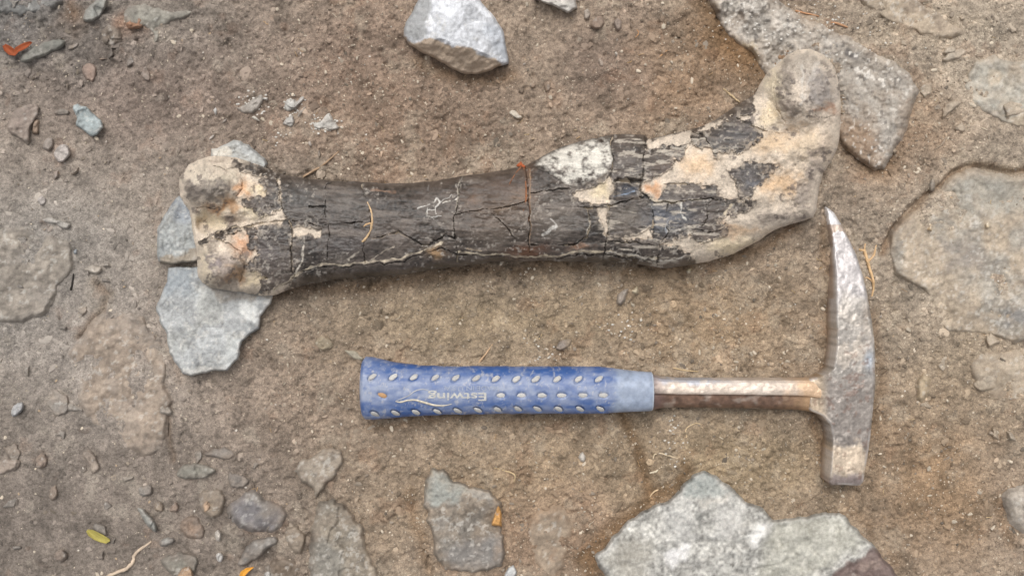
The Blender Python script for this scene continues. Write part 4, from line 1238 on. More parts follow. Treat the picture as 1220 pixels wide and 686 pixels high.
SMALL = [  # name, label, outline, height mm, colour, extras
    ('blue_grey_stone', 'angular blue-grey flat stone lying alone on brown soil', [(85, 128), (95, 125), (105, 127), (115, 138), (125, 150), (118, 160), (108, 163), (99, 155), (89, 148), (92, 140)], 7, (172, 182, 182), dict(edge=2.2)),
    ('brown_stone', 'thin brown-grey slab with a chipped pointed tip', [(8, 145), (14, 130), (32, 122), (48, 124), (45, 140), (36, 155), (34, 176), (24, 168), (10, 160)], 5, (146, 132, 122), dict(edge=3)),
    ('flat_pebble', 'flat oblong grey pebble beside the angular blue-grey stone', [(62, 131), (75, 128), (84, 131), (84, 138), (70, 139), (63, 137)], 4, (136, 130, 122), {}),
    ('tan_chip', 'square tan stone chip leaning on the brown-grey slab', [(37, 142), (48, 141), (48, 160), (37, 160)], 4, (152, 128, 108), {}),
    ('round_pebble', 'smaller of two pale pebbles lying together below the angular blue-grey stone', [(50, 171), (56, 164), (64, 163), (66, 172), (60, 182), (51, 178)], 5, (166, 156, 148), {}),
    ('round_pebble', 'larger whitish oval pebble of the pair below the angular blue-grey stone', [(62, 185), (68, 174), (78, 171), (84, 177), (85, 185), (78, 193), (70, 195)], 6, (178, 170, 164), {}),
    ('small_pebble', 'dull pink-grey pebble below the pair of pale pebbles', [(62, 205), (70, 201), (72, 212), (63, 216)], 4, (160, 146, 136), {}),
    ('round_pebble', 'nearly round pale lilac-grey pebble alone in smooth mud', [(43, 238), (50, 231), (56, 236), (55, 244), (47, 247)], 5, (172, 164, 158), {}),
    ('pink_stone', 'pinkish brown flat stone near the orange leaf scrap', [(95, 80), (105, 73), (116, 76), (117, 92), (110, 103), (100, 95)], 5, (162, 138, 124), {}),
    ('finger_pebble', 'small sausage-shaped tan pebble touching the pinkish stone', [(115, 70), (122, 67), (132, 68), (132, 72), (120, 74)], 4, (168, 146, 128), {}),
    ('corner_rock', 'dark blue-grey rock mass at the upper corner soil', [(-30, -20), (76, -20), (86, 2), (72, 18), (42, 25), (10, 29), (-30, 26)], 4.5, (128, 127, 124), dict(edge=12, dirt=.3, tint=(116, 115, 112), res=1.3, bury=3.5, amp=6)),
    ('mossy_stone', 'dull grey-green stone touching the orange leaf scrap', [(20, 72), (32, 58), (48, 50), (66, 46), (80, 48), (76, 60), (54, 68), (30, 78)], 6, (130, 130, 122), dict(edge=6, dirt=.2)),
    ('long_stone', 'pale grey-green long stone slanting beside a brown soil hollow', [(96, 26), (104, 10), (116, -6), (132, -4), (122, 18), (108, 28)], 8, (148, 150, 144), dict(edge=4)),
    ('layered_rock', 'greenish grey broken rock lump beside the slanting long stone', [(140, 12), (165, 4), (200, 6), (240, 10), (222, 24), (204, 34), (196, 52), (182, 62), (176, 40), (150, 34)], 3.2, (142, 138, 128), dict(edge=8, dirt=.3, res=1.2, bury=3, amp=5)),
    ('rusty_lump', 'rusty orange-brown clay lump in the greenish broken rock', [(148, 30), (156, 20), (168, 19), (176, 26), (170, 36), (154, 38)], 8, (166, 122, 92), dict(edge=5, facets=.5)),
    ('mud_lump', 'grey-brown crumbly mud lump between long stone and rusty lump', [(118, 34), (132, 26), (148, 36), (150, 52), (134, 60), (120, 52)], 5, (132, 120, 108), dict(edge=7, facets=.6, dirt=.3)),
    ('pale_stone', 'pale elongated stone flush with the grey mud', [(47, 262), (60, 258), (75, 262), (87, 268), (80, 274), (62, 268)], 4, (172, 166, 158), {}),
    ('pale_stone', 'pale spindle-shaped pebble beside a short black twig', [(98, 321), (108, 316), (122, 317), (122, 325), (110, 328)], 4, (174, 164, 152), {}),
    ('blue_chip', 'tiny blue-grey chip in mud above the black twig', [(86, 299), (92, 295), (93, 303), (88, 304)], 3, (168, 174, 178), {}),
    ('buried_stone', 'broad grey slab sunk in smooth grey mud', [(-30, 275), (20, 264), (60, 270), (86, 290), (90, 322), (70, 356), (34, 388), (-30, 392)], 2.0, (148, 139, 128), dict(edge=7, dirt=.35, res=1.6, amp=8, bury=3.2)),
    ('buried_stone', 'broad pale brown slab sunk in the mud near the large blue-grey slab', [(76, 430), (96, 400), (124, 372), (150, 366), (182, 384), (200, 430), (206, 490), (186, 545), (140, 540), (100, 500)], 1.8, (158, 143, 128), dict(edge=7, dirt=.45, res=1.6, amp=8, bury=3.4)),
    ('grey_pebble', 'pale blue-grey angular pebble in the dark mud', [(11, 492), (18, 479), (29, 477), (28, 489), (16, 498)], 5, (176, 176, 176), {}),
    ('flat_stone', 'flat pale brown stone in the dark mud', [(-20, 552), (5, 545), (27, 545), (22, 562), (-10, 567)], 4, (156, 142, 130), dict(dirt=.15)),
    ('grey_pebble', 'soft grey pebble beside the broad pale brown slab', [(187, 484), (198, 477), (208, 488), (203, 496), (190, 494)], 4, (164, 156, 146), {}),
    ('mud_stone', 'dull brown low stone in the dark mud', [(40, 545), (52, 536), (60, 548), (54, 560), (42, 558)], 4, (142, 126, 113), dict(dirt=.2)),
    ('mud_stone', 'crumbly beige stone cluster in the dark mud', [(96, 540), (108, 534), (118, 546), (120, 560), (110, 566), (104, 552)], 4, (158, 144, 131), dict(dirt=.2)),
    ('mud_stone', 'dull round mud-brown stone above the yellow leaf', [(58, 580), (68, 574), (72, 588), (64, 598), (57, 594)], 4, (150, 134, 120), dict(dirt=.2)),
    ('leaf_side_stone', 'dull beige stone at the edge of the dark mud', [(64, 656), (76, 652), (82, 662), (74, 672), (64, 668)], 4, (146, 132, 120), dict(dirt=.2)),
    ('long_grey_stone', 'long pale grey-green stone in the rubble cluster', [(161, 603), (170, 604), (180, 612), (188, 622), (187, 636), (178, 632), (170, 620)], 7, (166, 168, 162), {}),
    ('grey_pebble', 'flat pale grey stone below the long grey-green stone in the rubble', [(187, 646), (196, 638), (210, 640), (208, 648), (194, 652)], 6, (160, 160, 156), {}),
    ('grey_pebble', 'square blue-grey stone at the edge of the rubble cluster', [(164, 579), (182, 576), (184, 591), (166, 592)], 5, (140, 138, 134), {}),
    ('tan_pebble', 'tan rounded pebble beside the long grey-green stone', [(182, 600), (190, 595), (197, 602), (194, 612), (184, 610)], 5, (168, 150, 130), {}),
    ('tan_pebble', 'brown-pink pointed pebble with dark tip in the rubble', [(199, 610), (204, 600), (210, 596), (216, 604), (212, 612)], 5, (160, 138, 122), {}),
    ('white_chip', 'small white chip at the foot of the rubble cluster', [(256, 661), (261, 657), (267, 661), (264, 670), (259, 669)], 5, (210, 206, 200), {}),
    ('white_chip', 'whitish tooth-shaped chip above the white chip in the rubble', [(254, 634), (260, 629), (265, 636), (263, 646), (257, 646)], 5, (190, 182, 172), {}),
    ('grey_stone', 'dark grey wedge stone with a pale rim beside the yellow-orange leaf scrap', [(281, 671), (290, 655), (306, 642), (326, 636), (334, 644), (316, 658), (296, 670), (286, 676)], 8, (136, 134, 130), dict(edge=3, tint=(156, 152, 146))),
    ('purple_grey_rock', 'broad purple-grey rock half buried in the rubble', [(268, 602), (284, 586), (306, 582), (332, 598), (346, 616), (332, 636), (302, 640), (276, 628)], 4, (134, 128, 122), dict(edge=8, dirt=.35, tint=(124, 120, 120), bury=2.5, amp=5)),
    ('grey_stone', 'grey-green flat stone topping the rubble cluster', [(208, 566), (214, 554), (236, 550), (262, 559), (248, 570), (224, 573)], 6, (140, 138, 128), dict(edge=3)),
    ('grey_stone', 'grey stone behind the tan lump low in the rubble', [(186, 668), (204, 658), (226, 656), (238, 666), (232, 684), (206, 690)], 6, (132, 128, 118), dict(edge=4)),
    ('tan_lump', 'tan rounded lump against the grey stone low in the rubble', [(210, 684), (218, 675), (228, 673), (232, 690), (222, 700), (210, 696)], 9, (172, 144, 118), {}),
    ('tan_pebble', 'cream-orange pebble in the middle of the rubble cluster', [(240, 600), (246, 594), (252, 598), (250, 608), (243, 612)], 7, (196, 166, 138), {}),
    ('rubble_stone', 'brown-grey rubble stone round the cream-orange pebble', [(236, 584), (262, 580), (272, 592), (266, 616), (250, 622), (238, 608)], 4.5, (148, 134, 118), dict(edge=5, dirt=.25)),
    ('rubble_stone', 'brown rubble stone between tan pebbles and white chips', [(214, 616), (234, 612), (248, 628), (244, 644), (222, 644), (212, 632)], 4.5, (142, 122, 106), dict(edge=6, dirt=.35)),
    ('rubble_stone', 'grey-brown angular rubble stone against the tapering stone', [(336, 636), (352, 622), (366, 634), (362, 662), (346, 660)], 5, (146, 132, 116), dict(edge=5, dirt=.3)),
    ('rubble_stone', 'dark brown rubble stone by the foot of the tapering stone', [(318, 668), (340, 660), (360, 672), (356, 694), (322, 696)], 5, (118, 104, 90), dict(edge=6, dirt=.3)),
    ('white_chip', 'white chip between the dark wedge stone and dark brown rubble', [(314, 682), (322, 678), (324, 688), (316, 690)], 6, (188, 184, 178), {}),
    ('white_fragment', 'pale grey oval chip left of the white crumbs', [(252, 132), (257, 126), (261, 132), (260, 138), (257, 141)], 4, (196, 194, 190), {}),
    ('grey_fragment', 'grey oblong chip touching the pale oval chip', [(261, 147), (266, 140), (273, 140), (270, 148), (264, 149)], 4, (150, 144, 138), {}),
    ('white_fragment', 'white flake between oval chip and bone slab', [(247, 166), (252, 160), (257, 159), (256, 164), (250, 169)], 4, (200, 192, 184), {}),
    ('grey_fragment', 'crumbly grey-white fragment with a black crack', [(278, 128), (288, 127), (300, 118), (312, 110), (318, 118), (312, 130), (300, 138), (288, 134)], 3.5, (168, 162, 154), dict(speck=.8, dirt=.2)),
    ('white_fragment', 'bright white flake on the cracked grey-white fragment', [(310, 117), (315, 115), (320, 116), (319, 121), (314, 120)], 6, (228, 226, 220), {}),
    ('white_fragment', 'bright white pointed flake with beige centre below the cracked fragment', [(297, 140), (302, 136), (307, 140), (311, 146), (303, 144)], 4, (226, 220, 208), {}),
    ('grey_fragment', 'smooth pale grey fan-shaped chip', [(335, 148), (340, 141), (347, 136), (352, 138), (352, 150), (347, 154), (341, 151)], 5, (184, 180, 174), {}),
    ('white_fragment', 'broken white-edged fragment above the fan-shaped chip', [(338, 130), (340, 119), (350, 117), (354, 121), (360, 113), (364, 117), (358, 124), (353, 131), (344, 134)], 4.5, (196, 194, 188), dict(speck=.6)),
    ('grey_fragment', 'grey sliver with a pointed tip right of the fan-shaped chip', [(352, 141), (355, 131), (362, 127), (369, 123), (363, 134), (357, 143)], 4, (166, 160, 152), {}),
    ('white_fragment', 'white and grey crumbled triangular fragment', [(372, 152), (374, 146), (384, 142), (391, 133), (397, 141), (402, 148), (404, 153), (394, 156), (382, 155)], 4.5, (208, 205, 198), dict(speck=.7)),
    ('grey_fragment', 'dull grey chip below the crumbled triangular fragment', [(365, 170), (370, 165), (373, 174), (370, 179)], 4, (176, 166, 156), {}),
    ('grey_fragment', 'dull blue-grey chip behind the bone shaft near the leaning stick', [(376, 180), (382, 176), (384, 186), (379, 191)], 4, (146, 146, 142), {}),
    ('grey_wedge', 'pale grey-green wedge stone touching the hammer butt', [(406, 416), (418, 415), (430, 421), (436, 427), (430, 432), (420, 429)], 5, (176, 168, 150), {}),
    ('green_grey_chip', 'faint grey-green flat chip near the wedge stone', [(374, 408), (384, 397), (396, 404), (400, 414), (386, 420), (376, 416)], 2.5, (156, 144, 122), dict(dirt=.35)),
    ('grey_pebble', 'blue-grey pebble under a cream chip between bone and grip', [(732, 362), (735, 352), (742, 344), (750, 342), (748, 353), (740, 366)], 5, (160, 152, 146), {}),
    ('cream_chip', 'cream angular chip on the blue-grey pebble', [(751, 346), (757, 341), (760, 337), (762, 349), (755, 351)], 6, (214, 200, 172), {}),
    ('grey_pebble', 'blue-grey pebble sunk in soil just above the blue grip', [(659, 416), (668, 404), (682, 402), (682, 412), (670, 420)], 4, (152, 142, 136), {}),
    ('white_pebble', 'white almond-shaped pebble below the blue grip', [(688, 545), (691, 539), (695, 537), (699, 544), (697, 551), (692, 551)], 4, (216, 210, 200), {}),
    ('white_chip', 'cream-white angular chip above the bone shaft', [(605, 134), (610, 129), (616, 132), (624, 139), (620, 144), (611, 143)], 4, (202, 192, 176), {}),
    ('cream_chip', 'cream chip half under the bone below its shaft', [(816, 324), (818, 318), (826, 318), (824, 326), (819, 328)], 5, (186, 172, 142), {}),
    ('tan_chip', 'tan chip peeking from under the blue grip', [(720, 496), (724, 493), (730, 494), (728, 497)], 4, (196, 170, 138), {}),
    ('brown_pebble', 'brown pebble in the row of stones near the flat pale stone', [(702, 31), (708, 20), (716, 17), (721, 26), (718, 36), (708, 37)], 5, (146, 126, 112), {}),
    ('grey_pebble', 'pointed grey pebble in the row of stones near the flat pale stone', [(728, 26), (736, 19), (742, 24), (741, 36), (734, 40)], 5, (146, 134, 126), {}),
    ('pale_pebble', 'pale pebble touching the flat pale stone', [(694, 14), (700, 9), (705, 15), (702, 24), (696, 24)], 4.5, (172, 160, 148), {}),
    ('pale_pebble', 'pale lumpy pebble on soil right of the cream-white chip', [(711, 72), (715, 67), (721, 74), (720, 81), (714, 80)], 4.5, (178, 162, 148), {}),
    ('white_chip', 'tiny white upright chip above the pale lumpy pebble', [(731, 63), (734, 60), (737, 64), (736, 70), (733, 69)], 4, (214, 206, 194), {}),
    ('brown_pebble', 'one of two soft brown pebbles close together, the rounder one', [(628, 100), (634, 96), (640, 100), (638, 108), (631, 108)], 4, (160, 140, 122), {}),
    ('brown_pebble', 'one of two soft brown pebbles close together, the longer one', [(647, 102), (652, 95), (658, 98), (656, 108), (650, 111)], 4, (162, 142, 124), {}),
    ('pale_clod', 'pale grey stone chip standing by the soil pit in the buried rock', [(1098, 460), (1098, 451), (1108, 450), (1108, 460)], 7, (190, 172, 148), {}),
    ('blue_grey_chip', 'blue-grey pebble against the rim of the broad buried rock', [(1105, 222), (1110, 210), (1116, 215), (1113, 228), (1107, 229)], 6, (150, 148, 144), {}),
    ('cream_chip', 'cream triangular chip on the broad buried rock', [(1102, 274), (1110, 264), (1112, 278)], 9, (206, 182, 148), {}),
    ('cream_chip', 'cream round chip on the middle of the broad buried rock', [(1172, 266), (1178, 263), (1180, 272), (1174, 274)], 9, (204, 186, 156), {}),
]
for nm, lb_, poly, h, col, kw in SMALL:
    h = h * 0.8
    if max(col) < 172:                                        # dull stones are the dirty ones
        kw = {**dict(dirt=0.38, edge=4.0), **kw}
    stone(nm, lb_, 'stone', poly, h, col, **{**dict(edge=3.0, amp=2.2, facets=0.3, fs=14.0, cut=1, dirt=0.12), **kw})

# half-buried rubble that merges with the soil
RUB = [('rubble_rock', 'dull grey rubble stone half buried in the mud of the stony side', 'grey rubble half buried in mud', [(-10, 340, 540, 690, 26), (-10, 190, 0, 110, 16), (-10, 150, 190, 400, 14), (0, 90, 420, 530, 6)], [(138, 132, 125), (150, 142, 132), (126, 120, 114), (152, 138, 124)]),
       ('dusty_rock', 'pale dusty rock lump merging with soil beside the buried rocks', 'dusty lumps round the buried rocks', [(1050, 1215, 0, 200, 16), (1060, 1215, 380, 560, 12)], [(178, 164, 146), (168, 155, 138), (184, 172, 156)])]
r7 = np.random.default_rng(31)
for nm, lb_, grp, areas, colsR in RUB:
    for (a0, a1, b0, b1, n) in areas:
        for i in range(n):
            cu, cv = r7.uniform(a0, a1), r7.uniform(b0, b1)
            if sdist(np.array([cu]), np.array([cv]), HP)[0] > -25:
                continue
            R0 = float(np.exp(r7.normal(2.3, 0.4)).clip(6, 22))
            asp, rot = r7.uniform(.5, .9), r7.uniform(0, 3.14)
            k = r7.integers(6, 9)
            th = np.sort(r7.uniform(0, 2 * math.pi, k) * .4 + np.arange(k) * 2 * math.pi / k)
            rr = R0 * r7.uniform(.7, 1.15, k)
            x, y = rr * np.cos(th), asp * rr * np.sin(th)
            poly = [(cu + a * math.cos(rot) - b * math.sin(rot), cv + a * math.sin(rot) + b * math.cos(rot)) for a, b in zip(x, y)]
            stone(nm, lb_, 'stone', poly, r7.uniform(1.2, 3.0), colsR[i % len(colsR)], edge=4, amp=2.5, cut=1, bury=1.6, dirt=0.4, tint=colsR[(i + 1) % len(colsR)], group=grp, seed=600 + i + int(cu))

# ------------------------------------------------------------------ small pebbles: individuals that share a look
ICO_V, ICO_F = None, None
ph = (1 + 5 ** 0.5) / 2
ICO_V = np.array([(-1, ph, 0), (1, ph, 0), (-1, -ph, 0), (1, -ph, 0), (0, -1, ph), (0, 1, ph), (0, -1, -ph), (0, 1, -ph), (ph, 0, -1), (ph, 0, 1), (-ph, 0, -1), (-ph, 0, 1)], float) / math.hypot(1, ph)
ICO_F = np.array([(0, 11, 5), (0, 5, 1), (0, 1, 7), (0, 7, 10), (0, 10, 11), (1, 5, 9), (5, 11, 4), (11, 10, 2), (10, 7, 6), (7, 1, 8), (3, 9, 4), (3, 4, 2), (3, 2, 6), (3, 6, 8), (3, 8, 9), (4, 9, 5), (2, 4, 11), (6, 2, 10), (8, 6, 7), (9, 8, 1)])


def subdivide(V, F):
    mid = {}
    V = [tuple(v) for v in V]
    out = []

    def m(a, b):
        k = (min(a, b), max(a, b))
        if k not in mid:
            p = (np.array(V[a]) + np.array(V[b])) / 2
            p /= np.linalg.norm(p)
            V.append(tuple(p))
            mid[k] = len(V) - 1
        return mid[k]
    for a, b, c in F:
        ab, bc_, ca = m(a, b), m(b, c), m(c, a)
        out += [(a, ab, ca), (b, bc_, ab), (c, ca, bc_), (ab, bc_, ca)]
    return np.array(V), np.array(out)


SV_, SF_ = subdivide(ICO_V, ICO_F)
KINDS = [('white_grain', 'tiny white stone chip sprinkled on the brown soil', (208, 200, 188), 'white chips sprinkled on the soil'),
         ('tan_grain', 'tiny tan pebble scattered over the brown soil', (176, 154, 128), 'tan pebbles scattered on the soil'),
         ('grey_grain', 'tiny grey pebble scattered over the brown soil', (160, 150, 140), 'grey pebbles scattered on the soil')]
protos = {}
for ki, (nm, lb_, col, grp) in enumerate(KINDS):
    mt = material(nm, 0.8, col=col, var=0.2, vscale=600, bump=0.3)
    for s in range(4):
        r2 = np.random.default_rng(50 + ki * 10 + s)
        V = SV_ * (1 + 0.22 * r2.normal(size=(len(SV_), 1)).clip(-1.5, 1.5) * 0.6)
        for _ in range(4):                                   # a few broken flats
            n = r2.normal(size=3)
            n /= np.linalg.norm(n)
            dd = V @ n
            V = V - np.outer(np.clip(dd - r2.uniform(.55, .8), 0, None), n)
        V = V * np.array([1.0, r2.uniform(.6, .85), r2.uniform(.45, .65)])
        ob = make_mesh(nm, V * 0.001, SF_, None, mt, smoothed=False, origin=(0, 0, 0), link=False)
        protos[(ki, s)] = ob
BIGP = [BONE, HP, np.array([(430, 424), (777, 440), (990, 446), (990, 490), (777, 492), (430, 502)])]
cnt = [0, 0, 0]
tries = 0
while sum(cnt) < 210 and tries < 4000:
    tries += 1
    u, v = random.uniform(5, 1215), random.uniform(5, 681)
    if any(sdist(np.array([u]), np.array([v]), p)[0] > -4 for p in BIGP):
        continue
    ki = random.choices([0, 1, 2], [4, 4, 3])[0]
    if cnt[ki] >= 70:
        continue
    cnt[ki] += 1
    src = protos[(ki, random.randrange(4))]
    o = src.copy()
    COL.objects.link(o)
    r = random.uniform(1.0, 2.0) * (0.85, 1.0, 0.9)[ki] / S * 1000
    zz = float(zground(np.array([u]), np.array([v]))[0])
    o.location = ((u - 610) / S, (343 - v) / S, zz + 0.0003 * r * 0.5)
    o.scale = (r, r, r)
    o.rotation_euler = (random.uniform(-.3, .3), random.uniform(-.3, .3), random.uniform(0, 6.28))
    tag(o, KINDS[ki][1], 'pebble', KINDS[ki][3])

# ------------------------------------------------------------------ soil grit: uncountable grains
OCT_V = np.array([(1, 0, 0), (-1, 0, 0), (0, 1, 0), (0, -1, 0), (0, 0, 1), (0, 0, -1)], float)
OCT_F = np.array([(0, 2, 4), (2, 1, 4), (1, 3, 4), (3, 0, 4), (2, 0, 5), (1, 2, 5), (3, 1, 5), (0, 3, 5)])


def grains(n, base_v, base_f, mu, sig, lo, hi, pale_p, grey_p, lift, seed, flat=(.45, .8), even=0.0):
    r = np.random.default_rng(seed)
    u = r.uniform(-40, 1260, n)
    v = r.uniform(-40, 726, n)
    dens = 0.22 + 0.78 * smooth(150, 420, u) + 0.2 * smooth(200, 60, v)
    dens *= 0.45 + 0.7 * smooth(-.4, .5, fbm(u, v, 45, 3, 501))
    k = r.uniform(0, 1, n) < np.maximum(dens, even)
    u, v = u[k], v[k]
    n = len(u)
    rad = np.exp(r.normal(mu, sig, n)).clip(lo, hi) / S
    zz = zground(u, v)
    c = soil_colour(u, v) * r.uniform(0.6, 1.5, (n, 1))
    w = r.uniform(0, 1, n)
    m = w < pale_p
    c[m] = srgb((206, 192, 172)) * r.uniform(0.65, 1.12, (m.sum(), 1))
    m = (w > pale_p) & (w < pale_p + grey_p)
    c[m] = srgb((142, 130, 116)) * r.uniform(0.5, 1.3, (m.sum(), 1))
    s3 = np.stack([r.uniform(.8, 1.6, n), r.uniform(.6, 1.0, n), r.uniform(*flat, n)], -1)
    nb = len(base_v)
    VV = base_v[None] * (1 + 0.2 * r.normal(size=(n, nb, 1)).clip(-1.6, 1.6)) * s3[:, None, :] * rad[:, None, None]
    an = r.uniform(0, 2 * math.pi, n)
    ca, sa = np.cos(an)[:, None], np.sin(an)[:, None]
    x = VV[..., 0] * ca - VV[..., 1] * sa + ((u - 610) / S)[:, None]
    y = VV[..., 0] * sa + VV[..., 1] * ca + ((343 - v) / S)[:, None]
    z = VV[..., 2] + (zz + lift * rad)[:, None]
    F = base_f[None] + (np.arange(n) * nb)[:, None, None]
    return np.stack([x, y, z], -1).reshape(-1, 3), F.reshape(-1, 3), np.repeat(c, nb, 0)


sets = [grains(75000, OCT_V, OCT_F, -0.35, 0.3, 0.4, 1.3, .2, .12, .25, 1), grains(15000, ICO_V, ICO_F, 0.25, 0.35, 0.9, 3.0, .16, .14, .2, 2),
        grains(2600, ICO_V, ICO_F, 1.0, 0.3, 1.8, 5.0, 0.03, .04, -.15, 3, (.35, .6), .75),
        grains(700, SV_, SF_, 1.5, 0.3, 3.0, 8.0, 0.0, .05, -.3, 4, (.3, .45), .9)]
r9 = np.random.default_rng(99)
cl_ = [(300, 124, 14, 9, 60), (350, 126, 10, 9, 45), (388, 148, 14, 7, 90), (330, 165, 10, 5, 12), (800, 530, 16, 26, 40), (1030, 60, 60, 40, 50), (930, 30, 45, 22, 120), (1180, 330, 40, 60, 60), (640, 420, 20, 12, 14), (745, 390, 14, 10, 30)]
for (cu, cv, ru, rv, n) in cl_:
    pu, pv = r9.normal(cu, ru * .7, n), r9.normal(cv, rv * .7, n)
    rd = r9.uniform(.5, 1.5, n) / S
    VV = ICO_V[None] * (1 + 0.2 * r9.normal(size=(n, 12, 1)).clip(-1.5, 1.5)) * rd[:, None, None] * np.array([1.2, .9, .6])
    hz = zground(pu, pv) + (0.006 if cu in (930,) else 0.0)
    VV = VV + np.stack([(pu - 610) / S, (343 - pv) / S, hz + .3 * rd], -1)[:, None, :]
    cw = srgb((222, 217, 208)) * r9.uniform(.7, 1.05, (n, 1))
    sets.append((VV.reshape(-1, 3), (ICO_F[None] + (np.arange(n) * 12)[:, None, None]).reshape(-1, 3), np.repeat(cw, 12, 0)))
off = 0
gV, gF, gC = [], [], []
for a_, b_, c_ in sets:
    gV.append(a_)
    gF.append(b_ + off)
    gC.append(c_)
    off += len(a_)
grit = make_mesh('soil_grit', np.concatenate(gV), np.concatenate(gF), np.concatenate(gC), M_GRIT, smoothed=False, origin=(0, 0, 0))
tag(grit, 'fine brown and pale grit strewn over the soil', 'grit', kind='stuff')


# hair-thin root fibres strewn in the soil
fV, fF, fC = [], [], []
r8 = np.random.default_rng(123)
for i in range(150):
    u0, v0 = r8.uniform(300, 1210), r8.uniform(5, 680)
    a = r8.uniform(0, 6.28)
    n = 6
    L_ = r8.uniform(3, 11)
    pu, pv = [u0], [v0]
    for k in range(n - 1):
        a += r8.normal(0, .5)
        pu.append(pu[-1] + math.cos(a) * L_ / n)
        pv.append(pv[-1] + math.sin(a) * L_ / n)
    pu, pv = np.array(pu), np.array(pv)
    rad = r8.uniform(.25, .55) / S
    zc = zground(pu, pv).max() * .5 + zground(pu, pv) * .5 + rad
    cw = srgb([(206, 180, 140), (196, 164, 124), (220, 206, 184)][i % 3]) * r8.uniform(.7, 1.05)
    ox, oy = -np.sin(a) * rad, -np.cos(a) * rad
    b0 = len(fV)
    for k in range(n):
        x, y = (pu[k] - 610) / S, (343 - pv[k]) / S
        fV += [(x + ox, y + oy, zc[k]), (x, y, zc[k] + rad), (x - ox, y - oy, zc[k]), (x, y, zc[k] - rad)]
        fC += [cw] * 4
    for k in range(n - 1):
        for j in range(4):
            fF.append((b0 + 4 * k + j, b0 + 4 * k + (j + 1) % 4, b0 + 4 * k + 4 + (j + 1) % 4, b0 + 4 * k + 4 + j))
fib = make_mesh('root_fibres', fV, fF, np.array(fC), M_PLANT, origin=(0, 0, 0))
tag(fib, 'hair-thin pale root fibres strewn through the soil', 'root fibres', kind='stuff')


# ------------------------------------------------------------------ twigs, roots, leaves
def gp(u, v, up):
    """a point just above the soil"""
    z = float(zground(np.array([u]), np.array([v]))[0]) + up
    x, y, z = W(u, v, z)
    return (float(x), float(y), float(z))


def bp(u, v, up):
    z = float(zbone(np.array([u]), np.array([v]))[0]) + up
    x, y, z = W(u, v, z)
    return (float(x), float(y), float(z))


def gtube(name, label, cat, pts, rpx, col, **kw):
    r = [q / S for q in (rpx if isinstance(rpx, (list, tuple)) else [rpx] * len(pts))]
    return tube(name, [gp(a, b, rr * 0.7) for (a, b), rr in zip(pts, r)], r, col, label=label, cat=cat, wob=0.12, seed=int(pts[0][0]), **kw)


gtube('pale_root', 'pale bent root lying on the dark mud near the yellow leaf', 'root', [(118, 692), (132, 684), (148, 678), (157, 671), (161, 660), (170, 652), (180, 645)], [1.8, 2.0, 2.4, 2.1, 1.9, 1.6, 1.0], (196, 176, 154))
gtube('dry_stick', 'short straight straw stick above the blue grip', 'stick', [(567, 436), (573, 429), (579, 421), (587, 410)], [1.1, 1.2, 1.1, .6], (196, 164, 132))
gtube('dry_stick', 'pale thin stick leaning on the soil behind the left bone shaft', 'stick', [(361, 211), (374, 203), (388, 194), (404, 180)], [1.3, 1.4, 1.2, .8], (164, 138, 112))
gtube('dry_stick', 'short pale stick beside the dark upper edge of the bone neck', 'stick', [(862, 106), (868, 111), (874, 116), (881, 122)], [.8, 1.2, 1.1, .8], (200, 176, 140))
gtube('dry_stick', 'thin tan stick on the speckled rock', 'stick', [(948, 13), (960, 16), (976, 20)], [.9, 1.1, .6], (188, 140, 104))
gtube('dry_stick', 'thicker tan stick on the speckled rock', 'stick', [(990, 27), (1000, 29), (1010, 33)], [1.0, 1.4, .8], (186, 142, 108))
gtube('black_twig', 'short black twig stuck in grey mud', 'twig', [(84, 346), (86, 338), (87.5, 326)], [1.2, 1.1, .7], (48, 44, 40))
gtube('straw', 'thin straw lying just above the steel shank', 'straw', [(802, 438), (815, 441), (832, 442.5)], [.6, .8, .5], (206, 180, 140))
root = gtube('branching_root', 'branching cream root beside the outer curve of the pick', 'root', [(1038, 356), (1040.5, 344), (1040, 332), (1036, 320), (1033, 310), (1030, 300), (1022, 297), (1016, 296)], [.6, 1.3, 1.5, 1.6, 1.8, 1.8, 1.2, .6], (206, 172, 130))
for pts, rr in (([(1032, 305), (1030, 298), (1031, 290)], [1.5, 1.1, .5]), ([(1034, 312), (1041, 304), (1044, 292)], [1.4, 1.3, .5]), ([(1040, 336), (1034, 331), (1030, 331)], [1.1, .9, .5])):
    rs = [q / S for q in rr]
    tube('root_branch', [gp(a, b, r * .7) for (a, b), r in zip(pts, rs)], rs, (204, 170, 130), parent=root, wob=.1, seed=4)
gtube('white_rootlet', 'curled white rootlet beside the soil groove', 'rootlet', [(808, 546), (798, 543), (788, 540), (780, 541), (778, 547)], [.4, .8, .9, .9, .5], (214, 194, 164))
gtube('white_rootlet', 'short white rootlet under the curled rootlet', 'rootlet', [(774, 563), (780, 562), (786, 557)], [.9, 1.2, .6], (218, 204, 180))
gtube('white_rootlet', 'pale rootlet where the soil groove meets the boulder', 'rootlet', [(774, 592), (780, 585), (790, 580)], [.5, 1.0, .5], (212, 186, 152))
gtube('white_rootlet', 'wavy pale rootlet above the notch of the boulder', 'rootlet', [(814, 531), (818, 521), (817, 512), (822, 507), (830, 504), (836, 506)], [.5, .9, .8, .8, .7, .3], (212, 188, 152))
gtube('white_rootlet', 'thin hooked rootlet above the grey split stone', 'rootlet', [(589, 557), (600, 560), (613, 565), (612, 575)], [.4, .8, .9, .4], (204, 180, 142))
gtube('fine_root', 'thin reddish rootlet on soil above the bone swelling', 'rootlet', [(757, 45), (761, 40), (759, 36)], [.4, .8, .4], (180, 134, 92))
gtube('fine_root', 'thin tan rootlet on soil below the row of stones', 'rootlet', [(783, 70), (789, 65), (795, 60)], [.4, .8, .4], (196, 152, 110))
